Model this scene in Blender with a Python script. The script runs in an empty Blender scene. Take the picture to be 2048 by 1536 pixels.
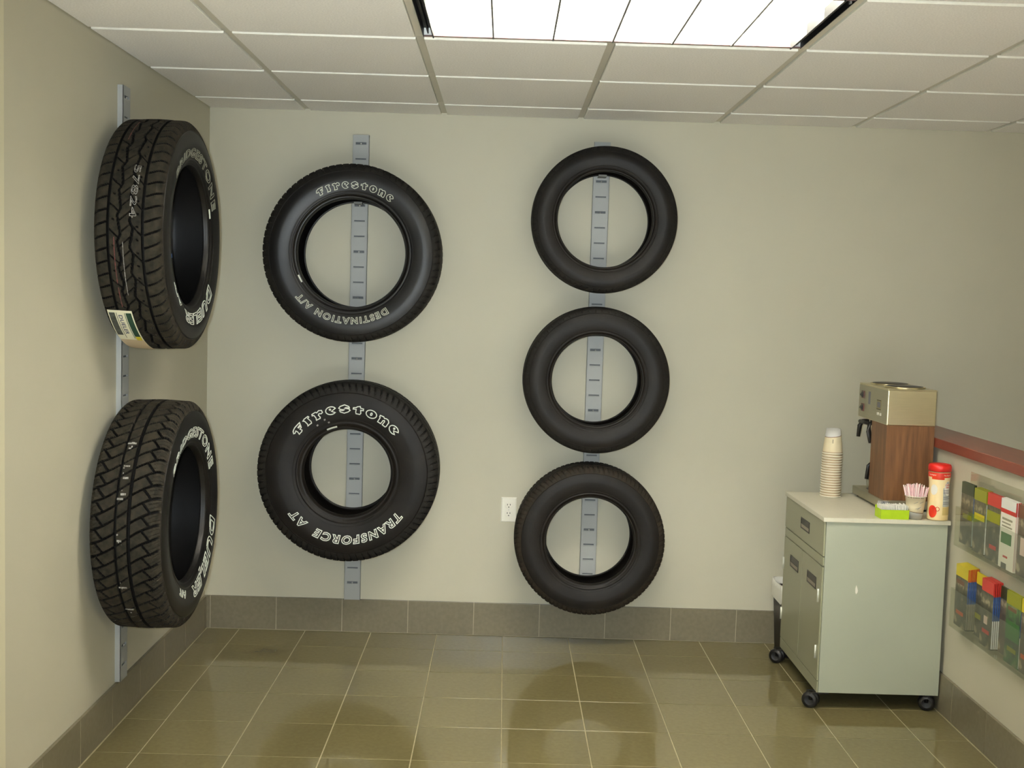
import bpy, bmesh, math, random
import numpy as np
from mathutils import Matrix, Vector

random.seed(7)
rng = np.random.default_rng(7)
S = bpy.context.scene
COL = S.collection
PI = math.pi

# ------------------------------------------------------------------ camera, sky, exposure
cam_data = bpy.data.cameras.new('camera')
cam_data.sensor_fit = 'HORIZONTAL'
cam_data.sensor_width = 36.0
cam_data.lens = 2278.2 / 2048 * 36.0
cam_data.clip_start = 0.05
camera = bpy.data.objects.new('camera', cam_data)
COL.objects.link(camera)


def cam_matrix(pitch, roll, yaw, loc):
    m = Matrix.Rotation(yaw, 3, 'Z') @ Matrix.Rotation(pitch, 3, 'X') @ Matrix.Rotation(roll, 3, 'Y')
    m = m @ Matrix.Rotation(PI / 2, 3, 'X')
    return Matrix.Translation(loc) @ m.to_4x4()


camera.matrix_world = cam_matrix(-0.0729, -0.0301, -0.0081, (1.343, -5.169, 1.5432))
S.camera = camera

world = bpy.data.worlds.new('overcast_sky')
S.world = world
world.use_nodes = True
bg = world.node_tree.nodes['Background']
bg.inputs[0].default_value = (0.80, 0.90, 1.0, 1)
bg.inputs[1].default_value = 0.7

sun_data = bpy.data.lights.new('bounce_sun', 'SUN')
sun_data.energy = 26.0
sun_data.angle = math.radians(0.53)
sun_data.color = (0.86, 0.93, 1.0)
bounce_sun = bpy.data.objects.new('bounce_sun', sun_data)
COL.objects.link(bounce_sun)
bounce_sun.rotation_euler = (math.radians(64), 0, math.radians(8))   # low sun added through the shop front to bounce light onto the ceiling

# the photographer's on-camera flash, just left of and above the lens
flash_data = bpy.data.lights.new('camera_flash', 'SPOT')
flash_data.energy = 320.0
flash_data.color = (0.83, 0.93, 1.0)
flash_data.spot_size = math.radians(68)
flash_data.spot_blend = 1.0
flash_data.shadow_soft_size = 0.018
flash = bpy.data.objects.new('camera_flash', flash_data)
COL.objects.link(flash)
flash.matrix_world = camera.matrix_world @ Matrix.Translation((-0.045, 0.035, 0.01))


TUBE_STRENGTH = 122.0
S.view_settings.view_transform = 'Standard'
S.view_settings.look = 'None'
S.view_settings.gamma = 1.0
S.view_settings.use_curve_mapping = False
S.view_settings.exposure = 0.07

# ------------------------------------------------------------------ room numbers (metres)
H = 2.363            # face of the ceiling tiles
G = 0.6096           # ceiling grid
GX, GY = 0.4374, 0.2699
XR = 3.085           # room face of the half wall
XE = 6.6             # far right wall
YF = -9.0            # shop front behind the camera
FT = 0.3029          # floor tile
FX, FY = 0.1634, 0.2438
LEFT_END = -2.10     # outside end of the left wall


def lin(c):
    out = []
    for v in c[:3]:
        v = v / 255.0
        out.append(v / 12.92 if v <= 0.04045 else ((v + 0.055) / 1.055) ** 2.4)
    return tuple(out) + (1.0,)


# ------------------------------------------------------------------ materials
def mat(name, rgb, rough=0.6, metal=0.0, noise=0.0, scale=8.0, bump=0.0, bscale=200.0, spec=0.5, vary=0.0,
        coat=0.0, emit=None, estr=0.0, stretch=None, rgb2=None, detail=4.0, transmission=0.0, bdist=0.002):
    m = bpy.data.materials.new(name)
    m.use_nodes = True
    nt = m.node_tree
    b = nt.nodes['Principled BSDF']
    L = nt.links
    b.inputs['Base Color'].default_value = lin(rgb)
    b.inputs['Roughness'].default_value = rough
    b.inputs['Metallic'].default_value = metal
    b.inputs['Specular IOR Level'].default_value = spec
    b.inputs['Coat Weight'].default_value = coat
    b.inputs['Transmission Weight'].default_value = transmission
    tc = None
    if noise or bump or rgb2:
        tc = nt.nodes.new('ShaderNodeTexCoord')
        mp = nt.nodes.new('ShaderNodeMapping')
        if stretch:
            mp.inputs['Scale'].default_value = stretch
        L.new(tc.outputs['Object'], mp.inputs['Vector'])
    if noise or rgb2:
        n = nt.nodes.new('ShaderNodeTexNoise')
        n.inputs['Scale'].default_value = scale
        n.inputs['Detail'].default_value = detail
        L.new(mp.outputs['Vector'], n.inputs['Vector'])
        r = nt.nodes.new('ShaderNodeValToRGB')
        c1 = lin(rgb2) if rgb2 else tuple(v * (1 - noise) for v in lin(rgb)[:3]) + (1,)
        c2 = lin(rgb) if rgb2 else tuple(min(1, v * (1 + noise)) for v in lin(rgb)[:3]) + (1,)
        r.color_ramp.elements[0].color = c1
        r.color_ramp.elements[0].position = 0.32
        r.color_ramp.elements[1].color = c2
        r.color_ramp.elements[1].position = 0.68
        L.new(n.outputs['Fac'], r.inputs['Fac'])
        last = r.outputs['Color']
    else:
        last = None
    if vary:
        oi = nt.nodes.new('ShaderNodeObjectInfo')
        hs = nt.nodes.new('ShaderNodeHueSaturation')
        mr = nt.nodes.new('ShaderNodeMapRange')
        mr.inputs['To Min'].default_value = 1 - vary
        mr.inputs['To Max'].default_value = 1 + vary
        L.new(oi.outputs['Random'], mr.inputs['Value'])
        L.new(mr.outputs['Result'], hs.inputs['Value'])
        if last is not None:
            L.new(last, hs.inputs['Color'])
        else:
            hs.inputs['Color'].default_value = lin(rgb)
        last = hs.outputs['Color']
    if last is not None:
        L.new(last, b.inputs['Base Color'])
    if bump:
        n2 = nt.nodes.new('ShaderNodeTexNoise')
        n2.inputs['Scale'].default_value = bscale
        n2.inputs['Detail'].default_value = 3
        L.new(mp.outputs['Vector'], n2.inputs['Vector'])
        bp = nt.nodes.new('ShaderNodeBump')
        bp.inputs['Strength'].default_value = bump
        bp.inputs['Distance'].default_value = bdist
        L.new(n2.outputs['Fac'], bp.inputs['Height'])
        L.new(bp.outputs['Normal'], b.inputs['Normal'])
    if emit:
        b.inputs['Emission Color'].default_value = lin(emit)
        b.inputs['Emission Strength'].default_value = estr
    return m


M = {}
M['wall'] = mat('beige_wall_paint', (196, 191, 170), 0.55, bump=0.15, bscale=260, noise=0.025, scale=2.0, spec=0.35)
M['ceiling_face'] = mat('mineral_fibre_face', (244, 240, 234), 0.95, noise=0.07, scale=170, bump=0.35, bscale=240, spec=0.1, detail=6, vary=0.012)
M['ceiling_edge'] = mat('white_tile_edge', (242, 240, 230), 0.85, noise=0.03, scale=60, spec=0.2)
M['grid'] = mat('painted_grid_steel', (206, 200, 184), 0.5, spec=0.4)
M['deck'] = mat('deck_grey', (120, 118, 112), 0.9)
M['floor_tile'] = mat('olive_porcelain', (119, 110, 76), 0.055, rgb2=(113, 104, 71), scale=60, detail=8, vary=0.05, spec=0.75, bump=0.012, bscale=40)
M['grout'] = mat('floor_grout', (163, 151, 116), 0.85, noise=0.1, scale=30)
M['base_tile'] = mat('taupe_porcelain', (122, 115, 95), 0.3, rgb2=(113, 106, 86), scale=60, detail=8, vary=0.04, spec=0.5)
M['base_grout'] = mat('base_grout', (172, 163, 140), 0.85)
M['carcass'] = mat('sidewall_rubber', (14, 12, 11), 0.42, noise=0.2, scale=14, spec=0.34, bump=0.06, bscale=120)
M['carcass_dull'] = mat('dusty_sidewall_rubber', (20, 16, 12), 0.52, noise=0.35, scale=10, spec=0.22, bump=0.08, bscale=120)
M['tread'] = mat('tread_rubber', (50, 45, 35), 0.8, rgb2=(31, 28, 23), scale=45, spec=0.2, bump=0.15, bscale=300)
M['tread_dark'] = mat('fresh_tread_rubber', (28, 25, 21), 0.65, rgb2=(22, 20, 17), scale=40, spec=0.25, bump=0.1, bscale=300)
M['tread_mid'] = mat('worn_tread_rubber', (44, 37, 28), 0.75, rgb2=(30, 26, 20), scale=40, spec=0.2, bump=0.1, bscale=300)
M['groove'] = mat('shaded_groove_rubber', (12, 11, 10), 0.7, spec=0.15)  # dark colour stands in for the shade inside the grooves
M['liner'] = mat('inner_liner_rubber', (14, 13, 13), 0.5, spec=0.3)
M['white_letter'] = mat('raised_white_letter', (226, 230, 216), 0.6, noise=0.06, scale=60)
M['grey_letter'] = mat('raised_grey_white_letter', (150, 150, 134), 0.6, noise=0.1, scale=60)
M['pale_letter'] = mat('raised_pale_letter', (196, 198, 180), 0.6, noise=0.08, scale=60)
M['rail'] = mat('powder_coated_rail', (166, 168, 165), 0.5, noise=0.02, scale=5, spec=0.45)
M['shaded_rail_inside'] = mat('shaded_rail_inside', (100, 104, 106), 0.6)  # shadow behind the slots put into the darker grey
M['screw'] = mat('zinc_screw', (225, 225, 220), 0.3, metal=0.8)
M['steel_hook'] = mat('hook_steel', (120, 120, 116), 0.6)
M['outlet'] = mat('ivory_white_plastic', (240, 236, 220), 0.35)
M['slot'] = mat('dark_slot', (45, 42, 36), 0.7)
M['cab_side'] = mat('sage_laminate', (171, 175, 156), 0.32, noise=0.02, scale=4, spec=0.45)
M['cab_front'] = mat('sage_front_laminate', (150, 150, 122), 0.33, noise=0.02, scale=4, spec=0.45)
M['cab_top'] = mat('cream_laminate', (214, 209, 188), 0.4, noise=0.02, scale=60)
M['cab_dark'] = mat('cabinet_underside', (52, 46, 40), 0.7)
M['handle'] = mat('black_recessed_pull', (40, 36, 32), 0.4)
M['handle_lip'] = mat('bronze_pull_lip', (150, 140, 124), 0.4, metal=0.3)
M['hinge'] = mat('nickel_hinge', (226, 226, 212), 0.3, metal=0.4)
M['caster'] = mat('black_caster', (17, 15, 14), 0.5, noise=0.15, scale=30)
M['steel'] = mat('brushed_stainless', (216, 206, 172), 0.30, metal=1.0, noise=0.05, scale=6, stretch=(2, 2, 90))  # warm tint puts the yellow wall reflection into the steel colour
M['steel_front'] = mat('satin_stainless', (176, 172, 150), 0.42, metal=0.85, noise=0.04, scale=6, stretch=(2, 2, 90))
M['wood'] = mat('walnut_vinyl', (122, 84, 50), 0.45, rgb2=(92, 60, 34), scale=9, stretch=(9, 9, 0.7), detail=6)
M['black'] = mat('black_plastic', (30, 27, 25), 0.4)
M['burner'] = mat('enamel_warmer', (44, 34, 32), 0.35)
M['switch'] = mat('dark_red_switch', (96, 42, 34), 0.35)
M['plate'] = mat('rating_plate', (150, 140, 100), 0.45)
M['cup_white'] = mat('paper_white', (238, 236, 226), 0.7)
M['red_lid'] = mat('red_plastic_lid', (214, 36, 30), 0.35)
M['canister'] = mat('peach_shrink_label', (240, 212, 150), 0.4, rgb2=(247, 226, 176), scale=9)
M['canister_red'] = mat('orange_red_band', (226, 70, 30), 0.4, rgb2=(208, 40, 28), scale=14)
M['label_white'] = mat('label_white', (236, 232, 220), 0.5)
M['label_grey'] = mat('label_grey', (186, 186, 178), 0.5)
M['label_navy'] = mat('label_navy', (60, 66, 96), 0.5)
M['label_red'] = mat('label_red', (206, 70, 60), 0.5)
M['label_tan'] = mat('label_tan', (214, 186, 118), 0.5)
M['label_line'] = mat('label_line', (116, 116, 124), 0.5)
M['lime'] = mat('lime_carton', (172, 204, 16), 0.5, noise=0.06, scale=30)
M['packet'] = mat('white_paper_packet', (240, 238, 226), 0.7, vary=0.05)
M['foil'] = mat('silver_foil_packet', (214, 216, 220), 0.25, metal=0.7)
M['straw'] = mat('pink_white_stirrer', (240, 196, 198), 0.5, vary=0.08)
M['straw_white'] = mat('white_stirrer', (246, 232, 226), 0.5, vary=0.05)
M['cap'] = mat('mahogany_laminate', (132, 64, 46), 0.28, rgb2=(118, 52, 38), scale=7, stretch=(6, 0.6, 6), spec=0.55)
M['bin'] = mat('black_bin', (38, 33, 29), 0.5)
M['bag'] = mat('white_bin_liner', (226, 224, 212), 0.45, bump=0.5, bscale=40, bdist=0.01)
M['trim'] = mat('cream_corner_trim', (214, 208, 180), 0.5)
M['louver'] = mat('white_louver', (238, 240, 234), 0.4, spec=0.4)
M['blade_edge_shade'] = mat('dark_edge_shade', (96, 96, 92), 0.5)  # dark grey paints the unlit lower edge of a blade
M['blade_edge_shade_pale'] = mat('pale_edge_shade', (170, 168, 160), 0.5)
M['housing'] = mat('white_reflector', (244, 244, 238), 0.5)
M['black_trim'] = mat('black_reveal', (22, 20, 22), 0.5)
M['flange'] = mat('plum_grey_flange', (112, 84, 84), 0.5)
M['lamp'] = mat('fluorescent_tube', (255, 255, 255), 0.5, emit=(255, 248, 234), estr=TUBE_STRENGTH)
M['blue_dot'] = mat('blue_paint_dot', (46, 98, 170), 0.5)
M['red_stripe'] = mat('red_paint_stripe', (112, 52, 46), 0.8, rgb2=(60, 44, 38), scale=120)
M['chalk'] = mat('chalk_white', (168, 166, 160), 0.85, rgb2=(96, 90, 80), scale=160)
M['sticker'] = mat('cream_sticker', (226, 220, 190), 0.45)
M['sticker_tan'] = mat('tan_sticker', (206, 184, 150), 0.5)
M['sticker_dark'] = mat('dark_sticker', (72, 74, 68), 0.5, noise=0.4, scale=60)
M['sticker_green'] = mat('green_sticker', (40, 70, 52), 0.5)
M['sticker_yellow'] = mat('yellow_sticker', (206, 190, 40), 0.5)
M['mullion'] = mat('dark_bronze_mullion', (70, 62, 54), 0.4, metal=0.4)


def acrylic():
    m = bpy.data.materials.new('clear_acrylic')
    m.use_nodes = True
    nt = m.node_tree
    nt.nodes.clear()
    o = nt.nodes.new('ShaderNodeOutputMaterial')
    t = nt.nodes.new('ShaderNodeBsdfTransparent')
    t.inputs[0].default_value = (0.95, 0.955, 0.93, 1)
    g = nt.nodes.new('ShaderNodeBsdfGlossy')
    g.inputs['Roughness'].default_value = 0.06
    lw = nt.nodes.new('ShaderNodeLayerWeight')
    lw.inputs['Blend'].default_value = 0.5
    pw = nt.nodes.new('ShaderNodeMath')
    pw.operation = 'POWER'
    pw.inputs[1].default_value = 4.0
    nt.links.new(lw.outputs['Facing'], pw.inputs[0])
    f = nt.nodes.new('ShaderNodeMath')
    f.operation = 'MULTIPLY_ADD'
    f.inputs[1].default_value = 0.55
    f.inputs[2].default_value = 0.035
    nt.links.new(pw.outputs[0], f.inputs[0])
    mx = nt.nodes.new('ShaderNodeMixShader')
    nt.links.new(f.outputs[0], mx.inputs[0])
    nt.links.new(t.outputs[0], mx.inputs[1])
    nt.links.new(g.outputs[0], mx.inputs[2])
    nt.links.new(mx.outputs[0], o.inputs[0])
    return m


M['acrylic'] = acrylic()


def cup_material():
    """Paper cup print: white foot, a slanted brown line, cream body (object z from the foot)."""
    m = bpy.data.materials.new('printed_paper_cup')
    m.use_nodes = True
    nt = m.node_tree
    b = nt.nodes['Principled BSDF']
    b.inputs['Roughness'].default_value = 0.6
    tc = nt.nodes.new('ShaderNodeTexCoord')
    sp = nt.nodes.new('ShaderNodeSeparateXYZ')
    nt.links.new(tc.outputs['Object'], sp.inputs[0])
    dz = nt.nodes.new('ShaderNodeMath')
    dz.operation = 'MULTIPLY_ADD'
    dz.inputs[1].default_value = -2.2
    dz.inputs[2].default_value = 0.212
    nt.links.new(sp.outputs['Z'], dz.inputs[0])
    mu = nt.nodes.new('ShaderNodeMath')
    mu.operation = 'MULTIPLY_ADD'
    nt.links.new(dz.outputs[0], mu.inputs[1])
    nt.links.new(sp.outputs['X'], mu.inputs[0])
    nt.links.new(sp.outputs['Z'], mu.inputs[2])
    mr = nt.nodes.new('ShaderNodeMapRange')
    mr.inputs['From Min'].default_value = 0.0
    mr.inputs['From Max'].default_value = 0.11
    nt.links.new(mu.outputs[0], mr.inputs['Value'])
    r = nt.nodes.new('ShaderNodeValToRGB')
    cr = r.color_ramp
    cr.interpolation = 'CONSTANT'
    cr.elements[0].position = 0.0
    cr.elements[0].color = lin((238, 236, 230))
    cr.elements[1].position = 0.27
    cr.elements[1].color = lin((120, 84, 62))
    e = cr.elements.new(0.293)
    e.color = lin((228, 214, 178))
    e = cr.elements.new(0.885)
    e.color = lin((176, 150, 116))
    e = cr.elements.new(0.915)
    e.color = lin((238, 230, 206))
    nt.links.new(mr.outputs[0], r.inputs[0])
    nt.links.new(r.outputs[0], b.inputs['Base Color'])
    return m


M['cup'] = cup_material()


def leaflet_cover(name, c1, c2, c3, scale):
    """Printed cover with a busy photograph: blotches of three inks."""
    m = bpy.data.materials.new(name)
    m.use_nodes = True
    nt = m.node_tree
    b = nt.nodes['Principled BSDF']
    b.inputs['Roughness'].default_value = 0.3
    tc = nt.nodes.new('ShaderNodeTexCoord')
    n = nt.nodes.new('ShaderNodeTexNoise')
    n.inputs['Scale'].default_value = scale
    n.inputs['Detail'].default_value = 2
    nt.links.new(tc.outputs['Object'], n.inputs['Vector'])
    r = nt.nodes.new('ShaderNodeValToRGB')
    r.color_ramp.elements[0].position = 0.40
    r.color_ramp.elements[0].color = lin(c1)
    r.color_ramp.elements[1].position = 0.56
    r.color_ramp.elements[1].color = lin(c2)
    e = r.color_ramp.elements.new(0.64)
    e.color = lin(c3)
    nt.links.new(n.outputs['Fac'], r.inputs[0])
    nt.links.new(r.outputs[0], b.inputs['Base Color'])
    return m


# ------------------------------------------------------------------ mesh helpers
class MB:
    def __init__(s):
        s.v, s.f, s.sm = [], [], []

    def add(s, verts, faces, smooth=False):
        o = len(s.v)
        s.v += [tuple(map(float, p)) for p in verts]
        s.f += [tuple(int(i) + o for i in f) for f in faces]
        s.sm += [smooth] * len(faces)
        return s

    def box(s, x0, x1, y0, y1, z0, z1, bev=0.0):
        if x0 > x1: x0, x1 = x1, x0
        if y0 > y1: y0, y1 = y1, y0
        if z0 > z1: z0, z1 = z1, z0
        if not bev:
            v = [(x0, y0, z0), (x1, y0, z0), (x1, y1, z0), (x0, y1, z0), (x0, y0, z1), (x1, y0, z1), (x1, y1, z1), (x0, y1, z1)]
            f = [(0, 3, 2, 1), (4, 5, 6, 7), (0, 1, 5, 4), (1, 2, 6, 5), (2, 3, 7, 6), (3, 0, 4, 7)]
            return s.add(v, f)
        bm = bmesh.new()
        bmesh.ops.create_cube(bm, size=1)
        for p in bm.verts:
            p.co = Vector(((x0 + x1) / 2 + p.co.x * (x1 - x0), (y0 + y1) / 2 + p.co.y * (y1 - y0), (z0 + z1) / 2 + p.co.z * (z1 - z0)))
        bmesh.ops.bevel(bm, geom=bm.edges[:], offset=bev, segments=2, affect='EDGES', profile=0.6)
        bm.verts.index_update()
        s.add([p.co[:] for p in bm.verts], [[q.index for q in fc.verts] for fc in bm.faces])
        bm.free()
        return s

    def lathe(s, prof, n=32, c=(0, 0, 0), axis='z', smooth=True, close=False):
        """prof: list of (r, h) turned about the axis."""
        v, f = [], []
        k = len(prof)
        for i in range(n):
            a = 2 * PI * i / n
            ca, sa = math.cos(a), math.sin(a)
            for r, h in prof:
                if axis == 'z':
                    v.append((c[0] + r * ca, c[1] + r * sa, c[2] + h))
                elif axis == 'x':
                    v.append((c[0] + h, c[1] + r * ca, c[2] + r * sa))
                else:
                    v.append((c[0] + r * sa, c[1] + h, c[2] + r * ca))
        rng_k = k if close else k - 1
        for i in range(n):
            j = (i + 1) % n
            for q in range(rng_k):
                p = (q + 1) % k
                f.append((i * k + q, j * k + q, j * k + p, i * k + p))
        return s.add(v, f, smooth)

    def tube(s, pts, r, n=8, smooth=True):
        pts = [Vector(p) for p in pts]
        v, f = [], []
        rad = r if isinstance(r, (list, tuple)) else [r] * len(pts)
        for i, p in enumerate(pts):
            d = (pts[min(i + 1, len(pts) - 1)] - pts[max(i - 1, 0)]).normalized()
            up = Vector((0, 0, 1)) if abs(d.z) < 0.9 else Vector((0, 1, 0))
            a = d.cross(up).normalized()
            b = d.cross(a)
            for k in range(n):
                t = 2 * PI * k / n
                v.append(p + rad[i] * (a * math.cos(t) + b * math.sin(t)))
        for i in range(len(pts) - 1):
            for k in range(n):
                f.append((i * n + k, i * n + (k + 1) % n, (i + 1) * n + (k + 1) % n, (i + 1) * n + k))
        f.append(tuple(range(n))[::-1])
        f.append(tuple((len(pts) - 1) * n + k for k in range(n)))
        return s.add(v, f, smooth)

    def mesh(s, name):
        m = bpy.data.meshes.new(name)
        m.from_pydata(s.v, [], s.f)
        m.polygons.foreach_set('use_smooth', s.sm)
        m.update()
        bm = bmesh.new()
        bm.from_mesh(m)
        bmesh.ops.recalc_face_normals(bm, faces=bm.faces)
        bm.to_mesh(m)
        bm.free()
        return m

    def build(s, name, material, parent=None):
        return link(name, s.mesh(name), material, parent)


def link(name, mesh, material, parent=None, loc=None):
    o = bpy.data.objects.new(name, mesh)
    if material is not None and not mesh.materials:
        mesh.materials.append(material)
    COL.objects.link(o)
    if parent is not None:
        o.parent = parent
    if loc is not None:
        o.location = loc
    return o


def tag(o, label=None, cat=None, group=None, kind=None):
    if label: o['label'] = label
    if cat: o['category'] = cat
    if group: o['group'] = group
    if kind: o['kind'] = kind
    return o


def thing(name, label, cat, loc=(0, 0, 0), group=None, rotz=0.0):
    o = bpy.data.objects.new(name, None)
    o.empty_display_size = 0.05
    COL.objects.link(o)
    o.location = loc
    o.rotation_euler = (0, 0, rotz)
    return tag(o, label, cat, group)


def auto_smooth(o, ang=40):
    me = o.data
    me.polygons.foreach_set('use_smooth', [True] * len(me.polygons))
    bm = bmesh.new()
    bm.from_mesh(me)
    lim = math.radians(ang)
    for e in bm.edges:
        if len(e.link_faces) == 2 and e.calc_face_angle(0) > lim:
            e.smooth = False
    bm.to_mesh(me)
    bm.free()
    return o


# ------------------------------------------------------------------ structure: walls
wb = MB()
wb.box(-0.15, XE, 0.0, 0.15, 0.0, H + 0.3)
wall_back = tag(wb.build('wall_back', M['wall']), 'beige painted back wall behind the tires', kind='structure')
wl = MB()
wl.box(-0.15, 0.0, LEFT_END, 0.0, 0.0, H + 0.3)
wall_left = tag(wl.build('wall_left', M['wall']), 'beige painted left wall carrying two tires', kind='structure')
tr = MB()
tr.box(-0.15, 0.004, LEFT_END - 0.12, LEFT_END - 0.004, 0.0, H + 0.3, bev=0.003)
tag(tr.build('trim_1', M['trim']), 'cream corner trim closing the left wall', kind='structure')
w2 = MB()
w2.box(-0.15, 0.0, YF, LEFT_END - 0.125, 0.0, H + 0.3)
tag(w2.build('wall_left', M['wall']), 'beige wall going on towards the shop front', kind='structure')
w3 = MB()
w3.box(XE, XE + 0.15, YF, 0.15, 0.0, H + 0.3)
tag(w3.build('wall_right', M['wall']), 'beige far right wall beyond the half wall', kind='structure')

# shop front behind the camera: piers, sill, head, glazed openings added to let daylight in
wf = MB()
openings = [(0.1, 2.15), (2.25, 4.35)]
ZS, ZH = 0.12, 2.30
xs = [-0.15]
for a, b in openings:
    xs += [a, b]
xs.append(XE + 0.15)
for i in range(0, len(xs), 2):
    wf.box(xs[i], xs[i + 1], YF - 0.15, YF, 0, H + 0.3)
for a, b in openings:
    wf.box(a, b, YF - 0.15, YF, 0, ZS)
    wf.box(a, b, YF - 0.15, YF, ZH, H + 0.3)
tag(wf.build('wall_front', M['wall']), 'beige shop front wall with two windows', kind='structure')
for n, (a, b) in enumerate(openings):
    fr = MB()
    for x0, x1, z0, z1 in ((a, a + .05, ZS, ZH), (b - .05, b, ZS, ZH), (a + .05, b - .05, ZS, ZS + .05), (a + .05, b - .05, ZH - .05, ZH)):
        fr.box(x0, x1, YF - 0.10, YF - 0.04, z0, z1)
    w = tag(fr.build('window_%d' % (n + 1), M['mullion']), 'unseen shop front window added for daylight', kind='structure')
    gl = MB()
    gl.box(a + .05, b - .05, YF - 0.073, YF - 0.067, ZS + .05, ZH - .05)
    gl.build('pane', M['acrylic'], w)

# half wall with the counter cap
hw = MB()
hw.box(XR, XR + 0.14, -4.4, 0.0, 0.0, 1.014)
wall_half = tag(hw.build('wall_half', M['wall']), 'beige half wall under the mahogany cap', kind='structure')
cp = MB()
cp.box(XR - 0.022, XR + 0.17, -4.42, -0.002, 1.0145, 1.0525, bev=0.003)
tag(cp.build('counter_ledge', M['cap']), 'mahogany brown cap running along the top of the half wall', 'counter ledge')

# ------------------------------------------------------------------ floor
fl = MB()
fl.box(-0.15, XE, YF, 0.15, -0.08, -0.0015)
floor = tag(fl.build('floor', M['grout']), 'olive brown tiled floor with pale grout', kind='structure')
GR = 0.0042


def tile_mesh(name, w, d, t=0.006, bev=0.0005):
    """square-edged tile with an eased top rim, top face at z=0"""
    v = [(0, 0, -t), (w, 0, -t), (w, d, -t), (0, d, -t),
         (0, 0, -bev), (w, 0, -bev), (w, d, -bev), (0, d, -bev),
         (bev, bev, 0), (w - bev, bev, 0), (w - bev, d - bev, 0), (bev, d - bev, 0)]
    f = [(0, 3, 2, 1)] + [(i, (i + 1) % 4, 4 + (i + 1) % 4, 4 + i) for i in range(4)] + \
        [(4 + i, 4 + (i + 1) % 4, 8 + (i + 1) % 4, 8 + i) for i in range(4)] + [(8, 9, 10, 11)]
    m = bpy.data.meshes.new(name)
    m.from_pydata(v, [], f)
    return m


shared = {}


def shared_tile(w, d, key, material):
    k = (round(w, 4), round(d, 4), key)
    if k not in shared:
        m = tile_mesh('tile', w, d)
        m.materials.append(material)
        shared[k] = m
    return shared[k]


xe = [0.0135] + [FX + FT * i for i in range(0, 10)] + [XR - 0.0135]
ye = [-0.0135] + [-FY - FT * j for j in range(0, 10)]
for i in range(len(xe) - 1):
    for j in range(len(ye) - 1):
        w = xe[i + 1] - xe[i] - GR
        d = ye[j] - ye[j + 1] - GR
        o = link('tile', shared_tile(w, d, 'floor', M['floor_tile']), None, floor)
        o.location = (xe[i] + GR / 2, ye[j + 1] + GR / 2, 0.0)
# beyond the separate tiles: unseen pale slabs added to bounce light upward


def far_floor_material():
    m = bpy.data.materials.new('pale_bounce_tile')  # added pale floor, out of view, reflects light to the ceiling
    m.use_nodes = True
    nt = m.node_tree
    b = nt.nodes['Principled BSDF']
    b.inputs['Roughness'].default_value = 0.35
    tc = nt.nodes.new('ShaderNodeTexCoord')
    br = nt.nodes.new('ShaderNodeTexBrick')
    br.offset = 0.0
    br.inputs['Color1'].default_value = lin((232, 228, 220))
    br.inputs['Color2'].default_value = lin((228, 224, 216))
    br.inputs['Mortar'].default_value = lin((176, 168, 150))
    br.inputs['Scale'].default_value = 1.0
    br.inputs['Mortar Size'].default_value = 0.002
    br.inputs['Brick Width'].default_value = FT
    br.inputs['Row Height'].default_value = FT
    nt.links.new(tc.outputs['Object'], br.inputs['Vector'])
    nt.links.new(br.outputs['Color'], b.inputs['Base Color'])
    return m


ff = MB()
ff.box(0.0135, XE, YF, ye[-1], -0.006, 0.0)
ff.box(XR + 0.155, XE, ye[-1], -0.0135, -0.006, 0.0)
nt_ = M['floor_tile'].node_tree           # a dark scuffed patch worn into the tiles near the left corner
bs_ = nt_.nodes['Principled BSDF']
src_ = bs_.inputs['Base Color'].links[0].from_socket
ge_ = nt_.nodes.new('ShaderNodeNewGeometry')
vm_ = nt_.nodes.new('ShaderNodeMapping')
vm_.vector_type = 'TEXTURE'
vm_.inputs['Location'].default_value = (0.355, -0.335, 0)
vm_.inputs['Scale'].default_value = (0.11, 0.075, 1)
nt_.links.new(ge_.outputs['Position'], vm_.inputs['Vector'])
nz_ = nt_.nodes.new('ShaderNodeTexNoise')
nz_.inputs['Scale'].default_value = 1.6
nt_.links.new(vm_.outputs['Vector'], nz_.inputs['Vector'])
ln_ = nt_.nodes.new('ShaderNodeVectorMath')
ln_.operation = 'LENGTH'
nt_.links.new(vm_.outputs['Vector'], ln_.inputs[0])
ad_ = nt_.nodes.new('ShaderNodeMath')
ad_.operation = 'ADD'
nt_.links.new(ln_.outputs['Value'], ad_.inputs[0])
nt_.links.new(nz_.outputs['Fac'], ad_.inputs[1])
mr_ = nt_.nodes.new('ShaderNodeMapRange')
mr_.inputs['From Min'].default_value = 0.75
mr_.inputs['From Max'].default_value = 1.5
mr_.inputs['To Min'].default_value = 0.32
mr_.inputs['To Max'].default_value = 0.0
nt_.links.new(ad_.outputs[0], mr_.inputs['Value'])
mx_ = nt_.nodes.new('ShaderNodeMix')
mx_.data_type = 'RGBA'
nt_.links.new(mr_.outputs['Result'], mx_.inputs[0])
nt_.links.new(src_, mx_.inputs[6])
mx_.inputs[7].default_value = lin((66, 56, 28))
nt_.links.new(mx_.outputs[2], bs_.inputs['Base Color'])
tag(ff.build('bounce_tile_field', far_floor_material(), floor), kind='stuff')

# floor stain in front of the back wall
# ------------------------------------------------------------------ baseboards made of cut tiles
BT, BH = 0.012, 0.152


def baseboard(name, label, a, b, joints, place):
    """a..b along the wall; place(u0,u1) -> box extents of a piece"""
    g = MB()
    g.box(*place(a, b, 0.0, BT - 0.0012, 0.0, BH - 0.001))
    base = tag(g.build(name, M['base_grout']), label, kind='structure')
    e = [a] + [j for j in joints if a + 0.01 < j < b - 0.01] + [b]
    for i in range(len(e) - 1):
        p = MB()
        p.box(*place(e[i] + 0.0016, e[i + 1] - 0.0016, 0.0002, BT, 0.0022, BH), bev=0.001)
        p.build('tile', M['base_tile'], base)
    return base


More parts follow.
